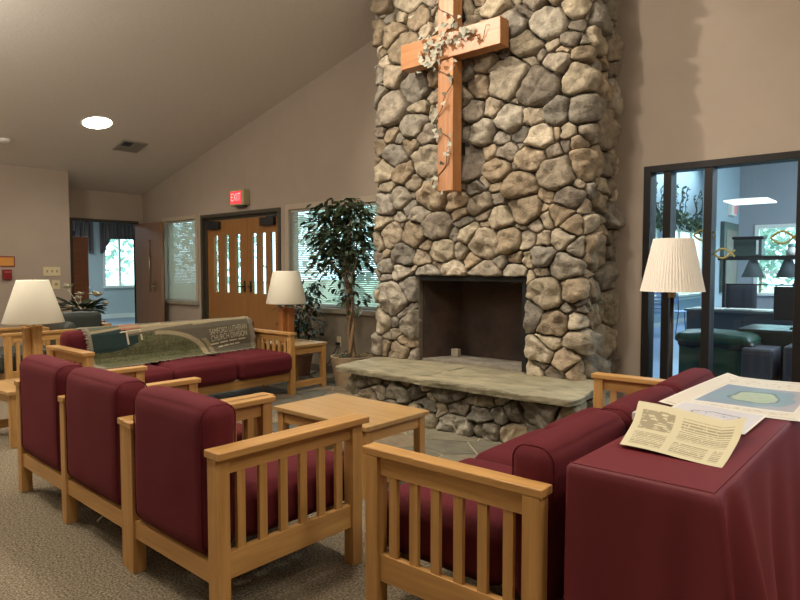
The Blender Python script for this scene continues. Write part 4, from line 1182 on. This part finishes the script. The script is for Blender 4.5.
# recycling bin
GRN = mat('green_plastic', srgb(24, 62, 48), .45); bn = thing('waste_bin', 'large green bin with black liner seen through the glass wall', 'bin', (-1.70, 6.85, 0)); bn.scale = (.88, .9, 1)
mb = MB(); mb.prism([(-.36, -.22), (.36, -.22), (.36, .30), (-.36, .30)], 0, .56); mb.build('body', GRN, bn, bevel=.03)
mb = MB(); rbox(mb, (0, .04, .60), (.40, .30, .035), .03, (0, 0, .05), 10, nz=.02); mb.build('lid', GRN, bn, smooth=True)
mb = MB(); rbox(mb, (.02, .04, .555), (.385, .285, .045), .04, (0, 0, 0), 12, nz=.035, seed=4); mb.build('liner_bag', BLK, bn, smooth=True)
# desks and office things
DK = mat('desk_dark', srgb(48, 56, 60), .35)
def desk(label, x0, x1, y0, y1, h):
    t = thing('desk', label, 'desk', ((x0+x1)/2, (y0+y1)/2, 0)); w, d = (x1-x0)/2, (y1-y0)/2
    bx('desktop', mat('desk_top', srgb(78, 84, 84), .25), t, -w, w, -d, d, h-.03, h); bx('front_panel', DK, t, -w+.03, w-.03, -d+.03, -d+.05, .1, h-.03)
    for x in (-w+.02, w-.05): bx('side_panel', DK, t, x, x+.03, -d+.05, d-.03, 0, h-.03)
desk('dark desk with papers beyond the glass, behind the green bin', -2.75, -1.15, 9.3, 10.05, .74)
desk('dark desk at right edge beyond the glass carrying a monitor', -1.55, .3, 7.0, 7.7, .70)
for i, (lb, x, y, w, d) in enumerate((('white paper sheets on left of the far dark desk', -2.5, 9.6, .2, .14), ('white paper sheets in the middle of far dark desk', -2.1, 9.65, .16, .12), ('white paper sheets on right of the far dark desk', -1.75, 9.6, .18, .14))):
    tag(MB().box(x-w, x+w, y-d, y+d, .742, .75).build('paper_stack', WHITE), lb, 'paper')
mo = thing('monitor', 'black monitor seen from behind on the desk at right edge', 'monitor', (-1.0, 7.35, .702))
bx('screen', mat('monitor_black', srgb(40, 42, 48), .5), mo, -.30, .32, -.03, .03, .08, .42, bevel=.01); bx('stand', BLK, mo, -.05, .05, -.02, .05, .01, .1); bx('foot', BLK, mo, -.14, .14, -.10, .10, 0, .012)
def office_chair(label, x, y, rz=0, s_=1.0, blue=False):
    t = thing('office_chair', label, 'chair', (x, y, 0), rz); fab = mat('chair_blue', srgb(60, 90, 140), .7) if blue else mat('chair_dark', srgb(44, 46, 54), .7)
    m1 = MB(); rbox(m1, (0, 0, .47), (.24, .24, .04), .035, (0, 0, .01), 8); m1.build('seat', fab, t, smooth=True)
    m1 = MB(); rbox(m1, (0, .24, .82), (.22, .035, .25), .03, (0, .01, 0), 8); m1.build('backrest', fab, t, smooth=True)
    MB().tube([(0, 0, .43), (0, 0, .10)], .025, 8).tube([(0, .2, .45), (0, .27, .6)], .02, 6).build('column', BLK, t)
    b_ = MB()
    for k in range(5): a = k*2*PI/5; b_.tube([(0, 0, .10), (.28*math.cos(a), .28*math.sin(a), .06)], .018, 6).tube([(.28*math.cos(a)-.02, .28*math.sin(a), .03), (.28*math.cos(a)+.02, .28*math.sin(a), .03)], .03, 8)
    b_.build('base', BLK, t)
office_chair('dark office chair behind the far desk, left of the bright window', -2.35, 10.75, R(12))
office_chair('blue office chair before the bright window beyond the glass', -1.75, 12.2, R(-8), blue=True)
office_chair('blue office chair in far right corner before the bright window', -1.05, 12.4, R(10), blue=True)
for lb, x, y, w, h in (('dark cabinet box under the desk, right of green bin', -1.28, 6.72, .13, .56), ('tall dark cabinet box at right edge beyond the glass', -.90, 6.72, .17, .60)):
    t = thing('file_cabinet', lb, 'cabinet', (x, y, 0)); bx('body', mat('cab_grey', srgb(64, 66, 74), .5), t, -w, w, -.2, .2, 0, h, bevel=.02); bx('drawer_front', mat('cab_grey2', srgb(54, 56, 64), .5), t, -w+.02, w-.02, -.21, -.201, .1, h-.05)
# stacked chairs
CH = mat('stack_metal', srgb(40, 60, 110), .4); SE = mat('stack_seat', srgb(150, 170, 210), .4)
def stack_chair(label, x, y, z, rz, first=[None]):
    if first[0] is None:
        t = thing('stacking_chair', label, 'chair', (x, y, z), rz, 'stacked chairs beyond the glass')
        m1 = MB(); rbox(m1, (0, 0, .44), (.22, .21, .015), .013, (0, 0, 0), 6); m1.build('seat', SE, t, smooth=True)
        m1 = MB(); rbox(m1, (0, .22, .72), (.2, .012, .11), .01, (0, .01, 0), 6); m1.build('backrest', SE, t, smooth=True)
        for sx in (-1, 1):
            MB().tube([(sx*.24, -.26, 0), (sx*.2, -.19, .43)], .010, 6).build('leg', CH, t); MB().tube([(sx*.24, .28, 0), (sx*.2, .2, .43), (sx*.19, .215, .8)], .010, 6).build('leg', CH, t)
        first[0] = t; return t
    src = first[0]; r = src.copy(); COL.objects.link(r); r.location = (x, y, z); r.rotation_euler = (0, 0, rz); r['label'] = label
    for ch in list(src.children): c = ch.copy(); COL.objects.link(c); c.parent = r
    return r
nm = ['lowest', 'second from bottom', 'third from bottom', 'middle', 'third from top', 'second from top', 'topmost']
for k in range(7): stack_chair('pale stacking chair, %s of the stack beyond left glass panes' % nm[k], -4.25, 12.6, .075*k, R(100))
stack_chair('single blue-legged chair beside the stack beyond the glass', -3.98, 13.3, 0, R(140))

# ------------------------------------------------------------------ outdoors
lawn = struct(bx('ground', mat('grass', srgb(150, 166, 136), .9, var=.25, vscale=1.2), None, -60, 60, -40, 60, -.35, -.15))
TL = mat('tree_leaf', srgb(176, 196, 186), .7, var=.4, vscale=1.3, trans=.4)
def tree(label, x, y, h, r, seed):
    t = thing('tree', label, 'tree', (x, y, -.15), 0, 'trees outside the windows'); rg = random.Random(seed)
    MB().tube([(0, 0, 0), (.1, 0, h*.45), (0, .1, h*.8)], [.18, .13, .05], 8).build('trunk', BARK, t)
    m_ = MB()
    for i in range(900):
        d = Vector((rg.gauss(0, 1), rg.gauss(0, 1), rg.gauss(0, 1))).normalized()*rg.uniform(.3, 1)
        k = 1+.3*noise.noise(d*2+Vector((seed, 0, 0)))
        p = Vector((d.x*r*k, d.y*r*k, h*.58+d.z*h*.48*k)); leaf(m_, p, Vector((rg.uniform(-1, 1), rg.uniform(-1, 1), rg.uniform(-1, .4))), Vector((0, 0, 1)),   .34, .22)
    m_.build('foliage', TL, t)['kind'] = 'stuff'
for i, (x, y, h, r, lb) in enumerate(((-20.5, 13, 5, 2.0, 'bright green tree outside the rightmost far-room window'), (-22.5, 9.2, 5.5, 2.0, 'bright green tree outside the left far-room window'),
        (-9.4, 12.6, 4.6, 1.7, 'green tree outside the double doors'), (-13.5, 13.2, 5, 2.0, 'green tree outside the narrow blind'), (-7.1, 9.6, 3.0, 1.2, 'green shrub tree outside the wide blind'),
        (-5.4, 27, 4, 1.8, 'tree outside hall window, left side'), (.5, 23, 5, 2.2, 'tree outside hall window, right side'), (-11, 18, 6, 2.2, 'tree outside hall side windows'), (-10, 24, 6, 2.2, 'tree beyond hall side windows'))):
    tree(lb, x, y, h, r, i+1)
struct(bx('path', mat('concrete', srgb(190, 186, 176), .9), None, -8.8, -4.4, 5.42, 9, -.15, -.02))

# ------------------------------------------------------------------ light
w = bpy.data.worlds.new('sky'); scene.world = w; w.use_nodes = True
nt = w.node_tree; N = nt.nodes; L = nt.links; bg = N['Background']
bg.inputs['Color'].default_value = (.56, .86, 1.0, 1); bg.inputs['Strength'].default_value = 4.5
def spot(x, y, z, tx, ty, tz, e, size=90, blend=.6, rad=.08, col=(1, .915, .79)):
    l = bpy.data.lights.new('spot', 'SPOT'); l.energy = e; l.spot_size = R(size); l.spot_blend = blend; l.shadow_soft_size = rad; l.color = col
    o = bpy.data.objects.new('spot', l); COL.objects.link(o); o.location = (x, y, z)
    o.rotation_euler = (Vector((tx, ty, tz))-Vector((x, y, z))).to_track_quat('-Z', 'Y').to_euler(); return o
def down(x, y, e, size=120, rad=.12): return spot(x, y, ceil_z(x)-.07, x, y, 0, e, size, .8, rad)
# recessed lights in the ceiling (only one is in view)
down(-8.08, 3.51, 70, 150)
for x, y, e in ((-8.1, .3, 90), (-5.2, -.6, 110), (-5.0, 2.6, 190), (-2.0, .2, 120), (-2.2, 2.7, 190), (1.6, .2, 110), (1.4, 3.0, 150), (-8.1, -2.3, 80), (-2, -2.5, 50)):
    down(x, y, e)
# track spots on the chimney
spot(-3.95, 2.7, ceil_z(-3.95)-.08, -3.1, 4.6, 2.5, 215, 95, .7, .05, (1, .90, .76))
spot(-2.45, 2.9, ceil_z(-2.45)-.08, -2.7, 4.6, 2.4, 85, 95, .7, .05, (1, .90, .76))
# unseen point lights added as soft fill to lift the room's ambient
def area(x, y, z, sx, sy, e, col, rot=(0, 0, 0)):
    l = bpy.data.lights.new('area', 'AREA'); l.shape = 'RECTANGLE'; l.size = sx; l.size_y = sy; l.energy = e; l.color = col
    o = bpy.data.objects.new('area', l); COL.objects.link(o); o.location = (x, y, z); o.rotation_euler = rot; return o
def fill_light(x, y, z, e, r=.35, col=(1, .93, .83)):
    l = bpy.data.lights.new('fill_light', 'POINT'); l.energy = e; l.shadow_soft_size = r; l.color = col
    o = bpy.data.objects.new('fill_light', l); COL.objects.link(o); o.location = (x, y, z); return o
for x, y, z, e in ((-5.8, .6, 3.1, 120), (-2.6, .9, 3.7, 90), (1.9, 1.6, 3.6, 130), (-8.4, -.8, 2.5, 60)): fill_light(x, y, z, e)
sun = bpy.data.lights.new('sun', 'SUN'); sun.energy = 4; sun.angle = R(1); sun.color = (1, .96, .88)
so_ = bpy.data.objects.new('sun', sun); COL.objects.link(so_); so_.rotation_euler = (R(38), 0, R(-25))
# cool area lights added under the ceilings to brighten hall and far room
area(1.5, 9.5, HT-.05, 3, 5, 600, (.74, .88, 1.0)); area(-4.0, 14.0, HT-.05, 1.2, 6, 200, (.70, .86, 1.0))
area(-13.5, 5, 2.7, 3, 2, 120, (.72, .88, 1.0))

# ------------------------------------------------------------------ camera
cam = bpy.data.cameras.new('camera'); co = bpy.data.objects.new('camera', cam); COL.objects.link(co)
cam.sensor_width = 36; cam.lens = 625/800*36; cam.clip_start = .05; cam.clip_end = 200
co.location = (0, 0, 1.30); co.rotation_euler = (PI/2-math.atan(31/625), 0, R(40.96))
scene.camera = co
scene.view_settings.view_transform = 'Standard'; scene.view_settings.look = 'None'
scene.view_settings.exposure = .2; scene.view_settings.gamma = 1; scene.view_settings.use_curve_mapping = False
